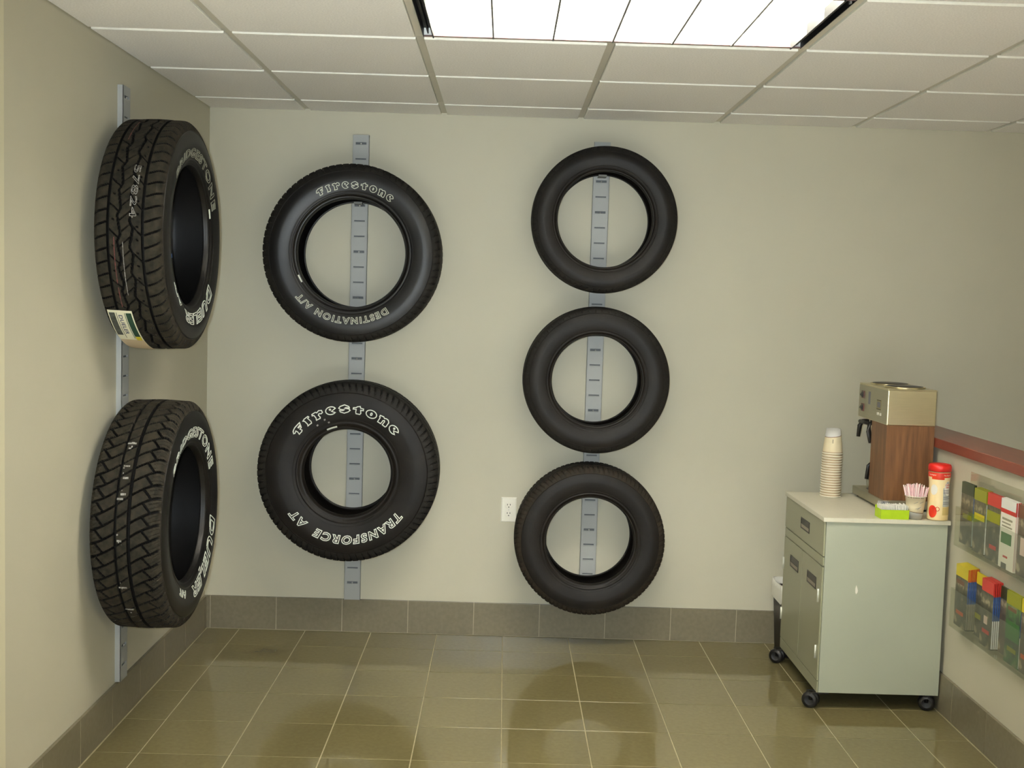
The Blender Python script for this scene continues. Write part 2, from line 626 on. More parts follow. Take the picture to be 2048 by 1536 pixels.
bj = [0.0285 + FT * i for i in range(24)]
baseboard('baseboard_back', 'taupe tile baseboard along the back wall', 0.0, XE, bj,
          lambda u0, u1, t0, t1, z0, z1: (u0, u1, -t1, -t0, z0, z1))
lj = [-0.055 - FT * i for i in range(8)][::-1]
baseboard('baseboard_left', 'taupe tile baseboard along the left wall', LEFT_END, -BT, lj,
          lambda u0, u1, t0, t1, z0, z1: (t0, t1, u0, u1, z0, z1))
rj = [-0.975 + 0.3029 * 2 - FT * i for i in range(14)][::-1]
baseboard('baseboard_right', 'taupe tile baseboard along the half wall', -4.4, -BT, rj,
          lambda u0, u1, t0, t1, z0, z1: (XR - t1, XR - t0, u0, u1, z0, z1))

# ------------------------------------------------------------------ suspended ceiling
dk = MB()
dk.box(-0.15, XE + 0.15, YF - 0.15, 0.15, H + 0.24, H + 0.30)
ceiling = tag(dk.build('ceiling', M['deck']), 'suspended ceiling of square white tiles in a metal grid', kind='structure')
TW = 0.0135          # half of the recess between two tile faces
DROP = 0.0075
gx = [0.0] + [GX + G * i for i in range(11) if GX + G * i < XE - 0.05] + [XE]
gy = [0.0] + [-GY - G * j for j in range(15) if -GY - G * j > YF + 0.05] + [YF]
fixtures = {}
for (ci, rj_) in ((2, 3), (2, 7), (2, 11), (6, 9)):
    fixtures[(ci, rj_)] = 1
    fixtures[(ci + 1, rj_)] = 2


def ceiling_tile_mesh(w, d):
    b_ = 0.0015
    v = [(0, 0, 0.016), (w, 0, 0.016), (w, d, 0.016), (0, d, 0.016),
         (0, 0, b_), (w, 0, b_), (w, d, b_), (0, d, b_),
         (b_, b_, 0), (w - b_, b_, 0), (w - b_, d - b_, 0), (b_, d - b_, 0)]
    f = [(0, 1, 2, 3)] + [(4 + i, 4 + (i + 1) % 4, (i + 1) % 4, i) for i in range(4)] + \
        [(8 + i, 8 + (i + 1) % 4, 4 + (i + 1) % 4, 4 + i) for i in range(4)] + [(11, 10, 9, 8)]
    m = bpy.data.meshes.new('ceiling_tile')
    m.from_pydata(v, [], f)
    m.materials.append(M['ceiling_face'])
    m.materials.append(M['ceiling_edge'])
    for i in range(1, 9):
        m.polygons[i].material_index = 1
    return m


ctile = {}
for i in range(len(gx) - 1):
    for j in range(len(gy) - 1):
        if (i, j) in fixtures:
            continue
        x0 = gx[i] + (TW if i > 0 else 0.004)
        x1 = gx[i + 1] - (TW if i < len(gx) - 2 else 0.004)
        y1 = gy[j] - (TW if j > 0 else 0.004)
        y0 = gy[j + 1] + (TW if j < len(gy) - 2 else 0.004)
        k = (round(x1 - x0, 4), round(y1 - y0, 4))
        if k not in ctile:
            ctile[k] = ceiling_tile_mesh(*k)
        o = link('ceiling_tile', ctile[k], None, ceiling)
        o.location = (x0, y0, H)
for i, x in enumerate(gx[1:-1], 1):
    cuts = sorted([j for (ci, j), side in fixtures.items() if side == 2 and ci == i])
    runs, top = [], -0.002
    for j in cuts:
        runs.append((gy[j] - 0.012, top))
        top = gy[j + 1] + 0.012
    runs.append((YF + 0.002, top))
    for y0, y1 in runs:
        b = MB()
        b.box(x - 0.012, x + 0.012, y0, y1, H + DROP, H + DROP + 0.0012)
        b.box(x - 0.001, x + 0.001, y0, y1, H + DROP + 0.0012, H + DROP + 0.03)
        b.build('grid_bar', M['grid'], ceiling)
for y in gy[1:-1]:
    b = MB()
    b.box(0.002, XE - 0.002, y - 0.012, y + 0.012, H + DROP - 0.0004, H + DROP + 0.001)
    b.build('grid_bar', M['grid'], ceiling)

# ------------------------------------------------------------------ recessed louvred light fixtures


def make_fixture(ci, rj_, label, group):
    x0, x1 = gx[ci], gx[ci + 2]
    y1, y0 = gy[rj_], gy[rj_ + 1]
    cx, cy = (x0 + x1) / 2, (y0 + y1) / 2
    t = thing('ceiling_light', label, 'light', (cx, cy, H), group)
    hx, hy = (x1 - x0) / 2 - 0.013, (y1 - y0) / 2 - 0.013
    ex = 0.030                    # black slot at each short end
    ZT = 0.125
    h = MB()                      # white housing: top and four sides
    h.box(-hx, hx, -hy, hy, ZT, ZT + 0.003)
    h.box(-hx + ex, -hx + ex + 0.003, -hy, hy, 0.004, ZT)
    h.box(hx - ex - 0.003, hx - ex, -hy, hy, 0.004, ZT)
    h.box(-hx, hx, -hy, -hy + 0.003, 0.006, ZT)
    h.box(-hx, hx, hy - 0.003, hy, 0.006, ZT)
    h.build('housing', M['housing'], t)
    for sgn in (-1, 1):
        e = MB()
        xa, xb = sgn * (hx - ex), sgn * hx
        e.box(xa, xb, -hy, hy, 0.03, 0.034)
        e.box(xb - sgn * 0.002, xb, -hy, hy, 0.002, 0.03)
        e.box(xa, xa - sgn * 0.004, -hy, hy, -0.001, 0.03)
        e.box((xa + xb) / 2 - 0.002, (xa + xb) / 2 + 0.002, -hy, hy, 0.012, 0.03)
        e.build('end_slot', M['black_trim'], t)
        f = MB()
        f.box(-hx, hx, sgn * hy, sgn * (hy - 0.012), 0.0035, 0.006)
        f.build('side_flange', M['flange'], t)
        l = MB()
        l.box(sgn * (hx - 0.011), sgn * (hx - 0.016), -hy + 0.01, -hy + 0.022, -0.003, 0.02)
        l.build('latch', M['steel_hook'], t)
    lx, ly = hx - ex - 0.004, hy - 0.012
    for k in range(1, 6):         # cross blades, parabolic section
        x = -lx + 2 * lx * k / 6
        b = MB()
        pr = [(0.0015, 0.0), (0.003, 0.02), (0.008, 0.045), (0.017, 0.065)]
        v = [(x + p, -ly, z) for p, z in pr] + [(x - p, -ly, z) for p, z in pr[::-1]]
        v2 = [(a, ly, c) for a, _, c in v]
        n = len(v)
        b.add(v + v2, [(i, (i + 1) % n, n + (i + 1) % n, n + i) for i in range(n)] + [tuple(range(n))[::-1], tuple(range(n, 2 * n))])
        b.build('louver_blade', M['louver'], t)
        b = MB()
        b.box(x - 0.0028, x + 0.0028, -ly, ly, -0.0012, 0.0008)  # added strip, the edge's shade is in its colour
        b.build('blade_edge_shade', M['blade_edge_shade'], t)
    for k in (1, 2):
        y = -ly + 2 * ly * k / 3
        b = MB()
        pr = [(0.0015, 0.0), (0.004, 0.02), (0.012, 0.045), (0.026, 0.065)]
        v = [(-lx, y + p, z) for p, z in pr] + [(-lx, y - p, z) for p, z in pr[::-1]]
        v2 = [(lx, b_, c) for _, b_, c in v]
        n = len(v)
        b.add(v + v2, [(i, (i + 1) % n, n + (i + 1) % n, n + i) for i in range(n)] + [tuple(range(n))[::-1], tuple(range(n, 2 * n))])
        b.build('louver_blade', M['louver'], t)
        b = MB()
        b.box(-lx, lx, y - 0.0016, y + 0.0016, -0.0010, 0.0006)  # thinner added strip, paler painted shade along the long blade
        b.build('blade_edge_shade', M['blade_edge_shade_pale'], t)
    for k in range(3):
        y = -ly + 2 * ly * (k + 0.5) / 3
        b = MB()
        b.tube([(-lx + 0.01, y, 0.095), (lx - 0.01, y, 0.095)], 0.0145, 10)
        b.build('fluorescent_tube', M['lamp'], t)
    return t


names = ['wide louvred ceiling light glowing white above the two round tires',
         'louvred ceiling light above the photographer', 'louvred ceiling light near the shop front',
         'louvred ceiling light on the far side of the half wall']
for lab, (ci, rj_) in zip(names, ((2, 3), (2, 7), (2, 11), (6, 9))):
    make_fixture(ci, rj_, lab, 'recessed louvred ceiling lights')

# ------------------------------------------------------------------ lettering helpers


def densify(loop, step):
    out = []
    n = len(loop)
    for i in range(n):
        a, b = np.array(loop[i], float), np.array(loop[(i + 1) % n], float)
        k = max(1, int(math.ceil(np.linalg.norm(b - a) / step)))
        for q in range(k):
            out.append(a + (b - a) * q / k)
    return np.array(out)


def text_loops(txt, offset=0.0, shear=0.0, space=1.0):
    """outline loops and triangles of a line of text, unit size"""
    cu = bpy.data.curves.new('t', 'FONT')
    cu.body = txt
    cu.offset = offset
    cu.shear = shear
    cu.space_character = space
    cu.resolution_u = 3
    o = bpy.data.objects.new('t', cu)
    COL.objects.link(o)
    me = bpy.data.meshes.new_from_object(o.evaluated_get(bpy.context.evaluated_depsgraph_get()))
    bpy.data.objects.remove(o)
    bpy.data.curves.remove(cu)
    bm = bmesh.new()
    bm.from_mesh(me)
    bmesh.ops.remove_doubles(bm, verts=bm.verts, dist=1e-5)
    adj = {}
    for e in bm.edges:
        if len(e.link_faces) == 1:
            a, b = e.verts
            adj.setdefault(a.index, []).append(b.index)
            adj.setdefault(b.index, []).append(a.index)
    bm.verts.ensure_lookup_table()
    co = [np.array(v.co[:2]) for v in bm.verts]
    tris = [[v.index for v in f.verts] for f in bm.faces]
    seen, loops = set(), []
    for s in adj:
        if s in seen:
            continue
        loop, cur, prev = [s], s, None
        seen.add(s)
        while True:
            nx = [n for n in adj[cur] if n != prev and n not in seen]
            if not nx:
                break
            prev, cur = cur, nx[0]
            seen.add(cur)
            loop.append(cur)
        if len(loop) > 2:
            loops.append(np.array([co[i] for i in loop]))
    bm.free()
    bpy.data.meshes.remove(me)
    return loops, np.array(co), tris


def ribbon(mb, loop, width, mapf, h=0.0009, step=0.006):
    """raised outline stroke along a closed loop, bent by mapf(x, y, h)"""
    p = densify(loop, step)
    n = len(p)
    d1 = p - np.roll(p, 1, 0)
    d2 = np.roll(p, -1, 0) - p
    d1 /= np.maximum(np.linalg.norm(d1, axis=1, keepdims=True), 1e-9)
    d2 /= np.maximum(np.linalg.norm(d2, axis=1, keepdims=True), 1e-9)
    n1 = np.stack([-d1[:, 1], d1[:, 0]], 1)
    n2 = np.stack([-d2[:, 1], d2[:, 0]], 1)
    m = n1 + n2
    l2 = np.maximum((m * m).sum(1, keepdims=True), 0.6)
    m = 2 * m / l2
    o, i_ = p + m * width / 2, p - m * width / 2
    v = [mapf(x, y, 0) for x, y in o] + [mapf(x, y, h) for x, y in o] + [mapf(x, y, h) for x, y in i_] + [mapf(x, y, 0) for x, y in i_]
    f = []
    for k in range(n):
        q = (k + 1) % n
        for lay in range(3):
            f.append((lay * n + k, lay * n + q, (lay + 1) * n + q, (lay + 1) * n + k))
    mb.add(v, f)


def ell(cx, cy, rx, ry, n=20):
    return [(cx + rx * math.cos(2 * PI * k / n), cy + ry * math.sin(2 * PI * k / n)) for k in range(n)]


def arc_pts(cx, cy, rx, ry, a0, a1, n):
    return [(cx + rx * math.cos(math.radians(a0 + (a1 - a0) * k / (n - 1))), cy + ry * math.sin(math.radians(a0 + (a1 - a0) * k / (n - 1)))) for k in range(n)]


# rounded display capitals drawn by hand, each on a 1 x 1 square
GLYPH = {
    'F': [[(.26, 0), (.66, 0), (.78, .10), (.70, .36), (.92, .42), (1.0, .62), (.70, .60), (.68, .70), (1.05, .78), (1.12, 1.02), (.42, .98), (.10, .84), (-.05, .60), (.06, .50), (.30, .60), (.34, .34)]],
    'i': [[(.18, 0), (.66, .02), (.72, .22), (.62, .80), (.78, .86), (.74, 1.0), (.30, .98), (.10, .88), (.22, .72), (.26, .2)]],
    'r': [[(.12, 0), (.56, 0), (.62, .14), (.54, .48), (.66, .62), (.86, .50), (1.02, .60), (1.0, .90), (.74, 1.0), (.5, .84), (.40, .98), (.02, .94), (-.02, .76), (.14, .70), (.2, .3)]],
    'e': [arc_pts(.5, .5, .52, .50, 24, 318, 22) + [(.66, .30), (.56, .40)], ell(.44, .66, .07, .09, 10)],
    's': [[(.46, -.04), (.86, .12), (1.06, .34), (.94, .52), (.52, .60), (.62, .68), (.98, .66), (.92, .84), (.52, 1.04), (.10, .86), (-.06, .66), (.08, .48), (.46, .40), (.36, .32), (.0, .34), (.06, .14)]],
    't': [[(.34, 0), (.74, 0), (.82, .16), (.74, .56), (1.0, .60), (.98, .82), (.70, .82), (.62, 1.04), (.36, .92), (.28, .80), (.02, .74), (.0, .56), (.30, .56), (.28, .2)]],
    'o': [ell(.5, .5, .54, .50, 24), ell(.5, .5, .08, .17, 10)],
    'n': [[(.04, 0), (.42, 0), (.44, .5), (.56, .62), (.64, .5), (.62, 0), (1.0, 0), (1.06, .12), (1.02, .74), (.84, .96), (.60, .96), (.44, .86), (.30, .98), (-.04, .90), (-.02, .70), (.06, .62)]],
}


def logo_loops(word, gap):
    out, x = [], 0.0
    for ch in word:
        wdt = {'i': 0.78}.get(ch, 1.0)
        for lp in GLYPH[ch]:
            out.append(np.array([(x + px, py) for px, py in lp]))
        x += wdt + gap
    return out, x - gap


# ------------------------------------------------------------------ tires


def catmull(P, n):
    P = np.array(P, float)
    Q = np.vstack([2 * P[0] - P[1], P, 2 * P[-1] - P[-2]])
    out = []
    for i in range(1, len(Q) - 2):
        for k in range(n):
            t = k / n
            a, b, c, d = Q[i - 1], Q[i], Q[i + 1], Q[i + 2]
            out.append(0.5 * (2 * b + (c - a) * t + (2 * a - 5 * b + 4 * c - d) * t * t + (3 * b - a - 3 * c + d) * t ** 3))
    out.append(Q[-2])
    return np.array(out)


def smooth01(d, w):
    """1 inside a groove of half width w, falling to 0 just outside; d = distance"""
    return np.clip(1.0 - (np.abs(d) - w) / 0.0016, 0, 1)


def pattern_sweep(u, c, hw, R):
    """T7: two straight centre grooves, swept cross grooves, stepped outer links."""
    N = 56
    pitch = 2 * PI * R / N
    x = u * hw
    m = np.maximum(smooth01((u - 0.16) * hw, 0.0034), smooth01((u + 0.16) * hw, 0.0034))
    s = np.sign(u)
    g = pitch * 1.25 * np.sin(PI / 2 * np.clip(np.abs(u) / 0.95, 0, 1)) * s
    fr = ((c + g) / pitch) % 1.0
    d = (fr - 0.5) * pitch
    lw = 0.0020 + 0.0014 * np.clip((np.abs(u) - 0.5) * 3, 0, 1)
    m = np.maximum(m, smooth01(d, lw) * np.where(np.abs(u) < 0.16, 0.6, 1.0))
    # stepped links at |u| about .56
    fr2 = (fr + 0.5) % 1.0
    m = np.maximum(m, smooth01((u - (0.56 + 0.20 * (fr2 - 0.5))) * hw, 0.0022))
    m = np.maximum(m, smooth01((u - (-0.56 + 0.20 * (fr2 - 0.5))) * hw, 0.0022))
    # small notches and sipes
    sip = smooth01(((((c + g) / pitch * 3) % 1.0) - 0.5) * pitch / 3, 0.0002) * 0.3
    m = np.maximum(m, np.where(np.abs(u) > 0.62, sip, 0) * 0.8)
    return m


def pattern_zigzag(u, c, hw, R):
    """T6: two straight outer grooves, two zigzag inner grooves, slotted shoulders."""
    N = 30
    P = 2 * PI * R / N
    m = np.maximum(smooth01((u - 0.43) * hw, 0.0028), smooth01((u + 0.43) * hw, 0.0028))
    t = (c / P) % 1.0
    zz = np.where(t < 0.72, t / 0.72, (1 - t) / 0.28) - 0.5
    t2 = ((c / P) + 0.5) % 1.0
    zz2 = np.where(t2 < 0.72, t2 / 0.72, (1 - t2) / 0.28) - 0.5
    m = np.maximum(m, smooth01((u - (0.155 - 0.085 * zz)) * hw, 0.0024))
    m = np.maximum(m, smooth01((u - (-0.155 + 0.085 * zz2)) * hw, 0.0024))
    # oblique slots joining zigzag to outer groove
    d = (((c - (u - 0.16) * hw * 1.1 - 0.86 * P) / P + 0.5) % 1.0 - 0.5) * P
    m = np.maximum(m, smooth01(d, 0.0017) * ((u > 0.12) & (u < 0.43)))
    d = (((c - (u + 0.16) * hw * 0.9 - 0.36 * P) / P + 0.5) % 1.0 - 0.5) * P
    m = np.maximum(m, smooth01(d, 0.0017) * ((u < -0.12) & (u > -0.43)))
    # centre rib sipes and shoulder slots
    q = P / 2
    d = (((c + u * hw * 0.9) / q + 0.5) % 1.0 - 0.5) * q
    m = np.maximum(m, smooth01(d, 0.0009) * 0.7 * (np.abs(u) < 0.14))
    d = (((c + u * hw * 0.35) / q + 0.5) % 1.0 - 0.5) * q
    m = np.maximum(m, smooth01(d, 0.0016) * (np.abs(u) > 0.47))
    # short stubs in the intermediate ribs
    d = (((c - u * hw * 0.3 + 0.2 * P) / q + 0.5) % 1.0 - 0.5) * q
    m = np.maximum(m, smooth01(d, 0.0014) * 0.8 * ((np.abs(u) > 0.27) & (np.abs(u) < 0.33)))
    return m


def pattern_road(nlat, lat_from):
    def f(u, c, hw, R):
        P = 2 * PI * R / nlat
        m = np.zeros_like(u)
        for g in (-0.62, -0.2, 0.2, 0.62):
            m = np.maximum(m, smooth01((u - g) * hw, 0.0035))
        d = (((c + u * hw * 0.3) / P + 0.5) % 1.0 - 0.5) * P
        m = np.maximum(m, smooth01(d, 0.0014) * (np.abs(u) > lat_from))
        d2 = (((c - u * hw * 0.9) / P) % 1.0 - 0.5) * P
        m = np.maximum(m, smooth01(d2, 0.0012) * ((np.abs(u) > 0.22) & (np.abs(u) < 0.6)))
        return m
    return f


class Tire:
    def __init__(s, label, frame, R, rb, w, pattern, depth, nth, ns, side, tread, bulge=1.0, wrap=0.30, fade_w=0.12, group='tires hung on the wall rails'):
        s.R, s.rb, s.w = R, rb, w
        s.root = thing('tire', label, 'tire', group=group)
        s.root.matrix_world = frame
        sh = R - rb
        P = [(.43, 0.99), (.435, .955), (.452, .92), (.463, .885), (.458, .855), (.470, .80), (.487, .68), (.499, .54), (.5, .46), (.494, .37), (.480, .27),
             (.462, .18), (.440, .105), (.405, .045), (.37, .022)]
        out = [(a * w, R - f * sh) for a, f in P] + [(.25 * w, R - 0.0025), (.12 * w, R - .0006), (0, R)]
        half = catmull(out, 4)
        prof = np.vstack([half, half[-2::-1] * np.array([-1, 1])])       # front bead -> crown -> back bead
        s.prof_r = half[:, 1]
        s.prof_a = half[:, 0]
        # ---- split at the shoulder
        fr = (R - half[:, 1]) / sh
        k = int(np.argmax(fr < wrap))                                    # first index with f<wrap
        n = len(prof)
        # carcass: outer sidewalls + inner liner
        liner = []
        for a, f in [(.40, 1.0), (.345, 1.03), (.335, .98), (.375, .90), (.425, .76), (.452, .52), (.43, .28), (.36, .12), (.2, .085), (0, .08)]:
            liner.append((a * w, R - f * sh))
        lin_h = catmull(liner, 3)
        inner = np.vstack([lin_h, lin_h[-2::-1] * np.array([-1, 1])])
        front = prof[:k + 2].copy()
        back = prof[n - k - 2:].copy()
        # tuck the last ring under the tread
        front[-1] = front[-1] * np.array([.97, 1]) - np.array([0, .006])
        back[0] = back[0] * np.array([.97, 1]) - np.array([0, .006])
        ring = np.vstack([inner[::-1], back[::-1][:0], front[:0]])
        NT = 160
        mb = MB()
        chain = np.vstack([front[::-1], inner, back[::-1]])              # shoulder -> front bead -> liner -> back bead -> shoulder
        mb.lathe([(r, a) for a, r in chain], NT)
        s.carcass = mb.build('carcass', side, s.root)
        # concentric mould rings on the front sidewall
        rg = MB()
        for f in (.80, .24):
            a, r = s.surf(R - f * sh)
            rg.lathe([(r - .0012, a - .0008), (r - .0006, a + .0008), (r + .0006, a + .0008), (r + .0012, a - .0008)], NT)
        rg.build('mould_ring', side, s.root)
        # tread: displaced band from shoulder to shoulder
        band = prof[k:n - k]
        seg = np.r_[0, np.cumsum(np.linalg.norm(np.diff(band, axis=0), axis=1))]
        t = np.linspace(0, seg[-1], ns)
        A = np.interp(t, seg, band[:, 0])
        Rr = np.interp(t, seg, band[:, 1])
        dA, dR = np.gradient(A), np.gradient(Rr)
        L = np.hypot(dA, dR)
        nA, nR = dR / L, -dA / L                                         # outward normal (A falls along the band)
        mid = seg[-1] / 2
        hwid = mid * 0.985
        U = (mid - t) / hwid                                             # +1 front shoulder ... -1 back
        s.hw, s.mid = hwid, mid
        s.tA, s.tR, s.tU, s.tnA, s.tnR = A, Rr, U, nA, nR
        th = np.linspace(0, 2 * PI, nth, endpoint=False)
        TH, UU = np.meshgrid(th, U, indexing='ij')
        mask = pattern(UU, TH * R, hwid, R)
        fade = np.clip((1.0 - np.abs(UU)) / fade_w, 0, 1)
        D = depth * mask * fade
        rr = Rr[None] - nR[None] * D
        aa = A[None] - nA[None] * D
        # close the band under the carcass edge
        v = np.stack([rr * np.cos(TH), rr * np.sin(TH), aa], -1).reshape(-1, 3)
        idx = np.arange(nth * ns).reshape(nth, ns)
        nxt = np.roll(idx, -1, 0)
        q = np.stack([idx[:, :-1], nxt[:, :-1], nxt[:, 1:], idx[:, 1:]], -1).reshape(-1, 4)
        me = bpy.data.meshes.new('tread')
        me.from_pydata(v.tolist(), [], q[:, ::-1].tolist())
        me.polygons.foreach_set('use_smooth', [False] * len(me.polygons))
        me.update()
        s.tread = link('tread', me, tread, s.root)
        me.materials.append(M['groove'])                                 # groove shade put into a near-black rubber colour
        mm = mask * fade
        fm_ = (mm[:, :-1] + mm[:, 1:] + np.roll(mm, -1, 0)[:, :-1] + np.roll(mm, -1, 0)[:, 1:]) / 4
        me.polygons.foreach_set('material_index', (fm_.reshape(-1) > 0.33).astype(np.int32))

    def surf(s, r):
        """axial position of the front sidewall at radius r"""
        rs, as_ = s.prof_r, s.prof_a
        return float(np.interp(r, rs, as_)), r

    def side_map(s, theta_c, r0, rm):
        def f(x, y, h):
            r = r0 + y
            th = theta_c - x / rm
            a = s.surf(r)[0] + 0.0002 + h
            return (r * math.cos(th), r * math.sin(th), a)
        return f

    def word(s, loops, span, height, r0, deg_c, width, material, label, h=0.001):
        """loops in unit glyph space -> arc of given angular span (deg), letter height in metres"""
        allp = np.vstack(loops)
        x0, x1 = allp[:, 0].min(), allp[:, 0].max()
        y0, y1 = allp[:, 1].min(), allp[:, 1].max()
        rm = r0 + height / 2
        sx = math.radians(span) * rm / (x1 - x0)
        sy = height / (y1 - y0)
        mb = MB()
        f = s.side_map(math.radians(deg_c), r0, rm)
        for lp in loops:
            q = (lp - np.array([(x0 + x1) / 2, y0])) * np.array([sx, sy])
            ribbon(mb, q, width, f, h)
        o = mb.build('raised_lettering', material, s.root)
        o['label'] = label
        return o

    def side_mark(s, deg, r, length, wid, material, name, tilt=0.0, label=None):
        """small flat mark on the sidewall, long side along the circumference"""
        mb = MB()
        f = s.side_map(math.radians(deg), r, r)
        n = 6
        v, fc = [], []
        for i in range(n + 1):
            x = -length / 2 + length * i / n
            for y in (-wid / 2, wid / 2):
                v.append(f(x, y + tilt * x, 0.0012))
        for i in range(n):
            fc.append((2 * i, 2 * i + 2, 2 * i + 3, 2 * i + 1))
        mb.add(v, fc)
        o = mb.build(name, material, s.root)
        if label: o['label'] = label
        return o

    def tread_pt(s, phi, a_off, h):
        """point on the tread crown: phi angle, a_off axial offset from the middle"""
        i = np.interp(a_off, s.tA[::-1], np.arange(len(s.tA))[::-1])
        ar = np.arange(len(s.tA))
        r = np.interp(i, ar, s.tR) + h * np.interp(i, ar, s.tnR)
        a = np.interp(i, ar, s.tA) + h * np.interp(i, ar, s.tnA)
        return (r * math.cos(phi), r * math.sin(phi), float(a))

    def tread_patch(s, p0, p1, a0, a1, h, name, material, parent=None, label=None):
        n1 = max(2, int(abs(p1 - p0) * s.R / 0.008))
        n2 = max(2, int(abs(a1 - a0) / 0.01))
        v = [s.tread_pt(p0 + (p1 - p0) * i / n1, a0 + (a1 - a0) * j / n2, h) for i in range(n1 + 1) for j in range(n2 + 1)]
        k = n2 + 1
        mb = MB().add(v, [(i * k + j, i * k + j + 1, (i + 1) * k + j + 1, (i + 1) * k + j) for i in range(n1) for j in range(n2)], True)
        o = mb.build(name, material, parent or s.root)
        if label: o['label'] = label
        return o


def frame_back(x, y, z, spin=0.0):
    """tire facing -Y (local x -> +X, y -> +Z, z -> -Y)"""
    return Matrix.Translation((x, y, z)) @ Matrix.Rotation(PI / 2, 4, 'X') @ Matrix.Rotation(spin, 4, 'Z')


def frame_left(x, y, z):
    """tire facing +X (local x -> +Y, y -> +Z, z -> +X)"""
    return Matrix(((0, 0, 1, x), (1, 0, 0, y), (0, 1, 0, z), (0, 0, 0, 1)))


GAP = 0.03
# ---- left wall, upper
t6 = Tire('upper of the two left-wall tires, zigzag tread with paper sticker and chalk numbers', frame_left(0.032 + 0.114, -1.178, 1.733),
          0.394, 0.243, 0.228, pattern_zigzag, 0.008, 1100, 112, M['carcass'], M['tread'], wrap=0.26)
lp, co, tr_ = text_loops('BRIDGESTONE', 0.02, 0, 1.16)
t6.word(lp, 116, 0.031, 0.2700, 81, 0.0019, M['grey_letter'], 'outlined white letters reading BRIDGESTONE')
lp, co, tr_ = text_loops('DUELER', 0.025, 0.22, 1.14)
t6.word(lp, 72, 0.038, 0.268, -74, 0.0024, M['white_letter'], 'outlined white letters reading DUELER')
lp, co, tr_ = text_loops('A/T', 0.03, 0.0, 1.0)
t6.word(lp, 26, 0.020, 0.268, -132, 0.0024, M['white_letter'], 'outlined white letters reading A/T')
t6.side_mark(22, 0.252, 0.036, 0.005, M['white_letter'], 'paint_dash')
t6.side_mark(197, 0.262, 0.014, 0.011, M['blue_dot'], 'paint_dot', label='blue paint dot beside the bead')
rad = math.radians
st = t6.tread_patch(rad(221), rad(267), -0.088, -0.008, 0.0022, 'paper_sticker', M['sticker'], label='cream paper sticker wrapped over the tread')
t6.tread_patch(rad(222.5), rad(240), -0.085, -0.066, 0.0028, 'sticker_panel', M['sticker_dark'], st)
t6.tread_patch(rad(222.5), rad(241), -0.030, -0.012, 0.0028, 'sticker_panel', M['sticker_green'], st)
t6.tread_patch(rad(222.5), rad(243), -0.0345, -0.0325, 0.0028, 'sticker_panel', M['sticker_green'], st)
t6.tread_patch(rad(222.5), rad(243), -0.062, -0.060, 0.0028, 'sticker_panel', M['sticker_dark'], st)
t6.tread_patch(rad(241), rad(245), -0.030, -0.012, 0.0029, 'sticker_panel', M['sticker_yellow'], st)
t6.tread_patch(rad(245), rad(266.5), -0.087, -0.009, 0.0026, 'sticker_panel', M['sticker_tan'], st)


def tread_text(t, txt, phi0, phi1, a0, height, h, material, parent, name, offset=0.02, outline=0.0):
    lp, co, tris = text_loops(txt, offset, 0, 1.05)
    x0, x1 = co[:, 0].min(), co[:, 0].max()
    y0, y1 = co[:, 1].min(), co[:, 1].max()
    mb = MB()

    def pos(x, y, hh):
        return t.tread_pt(phi0 + (phi1 - phi0) * (x - x0) / (x1 - x0), a0 + height * (y - y0) / (y1 - y0), h + hh)
    if outline:
        for l in lp:
            sc = np.array([(phi1 - phi0) * t.R / (x1 - x0), height / (y1 - y0)])
            q = (l - np.array([x0, y0])) * sc
            ribbon(mb, q, outline, lambda x, y, hh: t.tread_pt(phi0 + x / t.R, a0 + y, h + hh), 0.0004)
    else:
        mb.add([pos(x, y, 0) for x, y in co], tris)
    return mb.build(name, material, parent)


tread_text(t6, 'DUELER', rad(224), rad(239), -0.056, 0.013, 0.0029, M['label_navy'], st, 'sticker_lettering', 0.02)
o = tread_text(t6, '57824', rad(149), rad(175), 0.014, 0.020, 0.0004, M['chalk'], t6.root, 'chalk_number', 0, 0.0017)
o['label'] = 'chalky white number stamped on the tread'
for a, p0, p1 in ((-0.034, 112, 132), (-0.036, 184, 206), (-0.036, 208, 219)):
    t6.tread_patch(rad(p0), rad(p1), a, a + 0.003, 0.0005, 'paint_stripe', M['red_stripe'])
t6.tread_patch(rad(186), rad(212), -0.008, -0.006, 0.0005, 'paint_stripe', M['chalk'])

# ---- left wall, lower
t7 = Tire('lower of the two left-wall tires, swept block tread near the floor', frame_left(0.008 + 0.122 + 0.012, -1.178, 0.760),
          0.400, 0.241, 0.240, pattern_sweep, 0.009, 1100, 112, M['carcass'], M['tread'], wrap=0.26)
lp, co, tr_ = text_loops('BRIDGESTONE', 0.02, 0, 1.16)
t7.word(lp, 116, 0.036, 0.270, 85, 0.0023, M['white_letter'], 'outlined white letters reading BRIDGESTONE')
lp, co, tr_ = text_loops('DUELER', 0.025, 0.22, 1.14)
t7.word(lp, 74, 0.042, 0.270, -49, 0.0028, M['white_letter'], 'outlined white letters reading DUELER')
lp, co, tr_ = text_loops('A/T', 0.03, 0.0, 1.0)
t7.word(lp, 18, 0.026, 0.270, -112, 0.0022, M['white_letter'], 'outlined white letters reading A/T')
t7.side_mark(-62, 0.258, 0.022, 0.006, M['white_letter'], 'paint_dash')
for dph, da in ((136, .006), (150, .0), (162, .002), (182, .001), (204, .0), (222, .004)):
    for k in range(4):
        p = rad(dph + rng.uniform(-3, 3))
        t7.tread_patch(p, p + rad(rng.uniform(.5, 1.1)), -0.012 + da + rng.uniform(-.012, .012), -0.007 + da + rng.uniform(-.008, .016), 0.0004, 'chalk_smudge', M['chalk'])

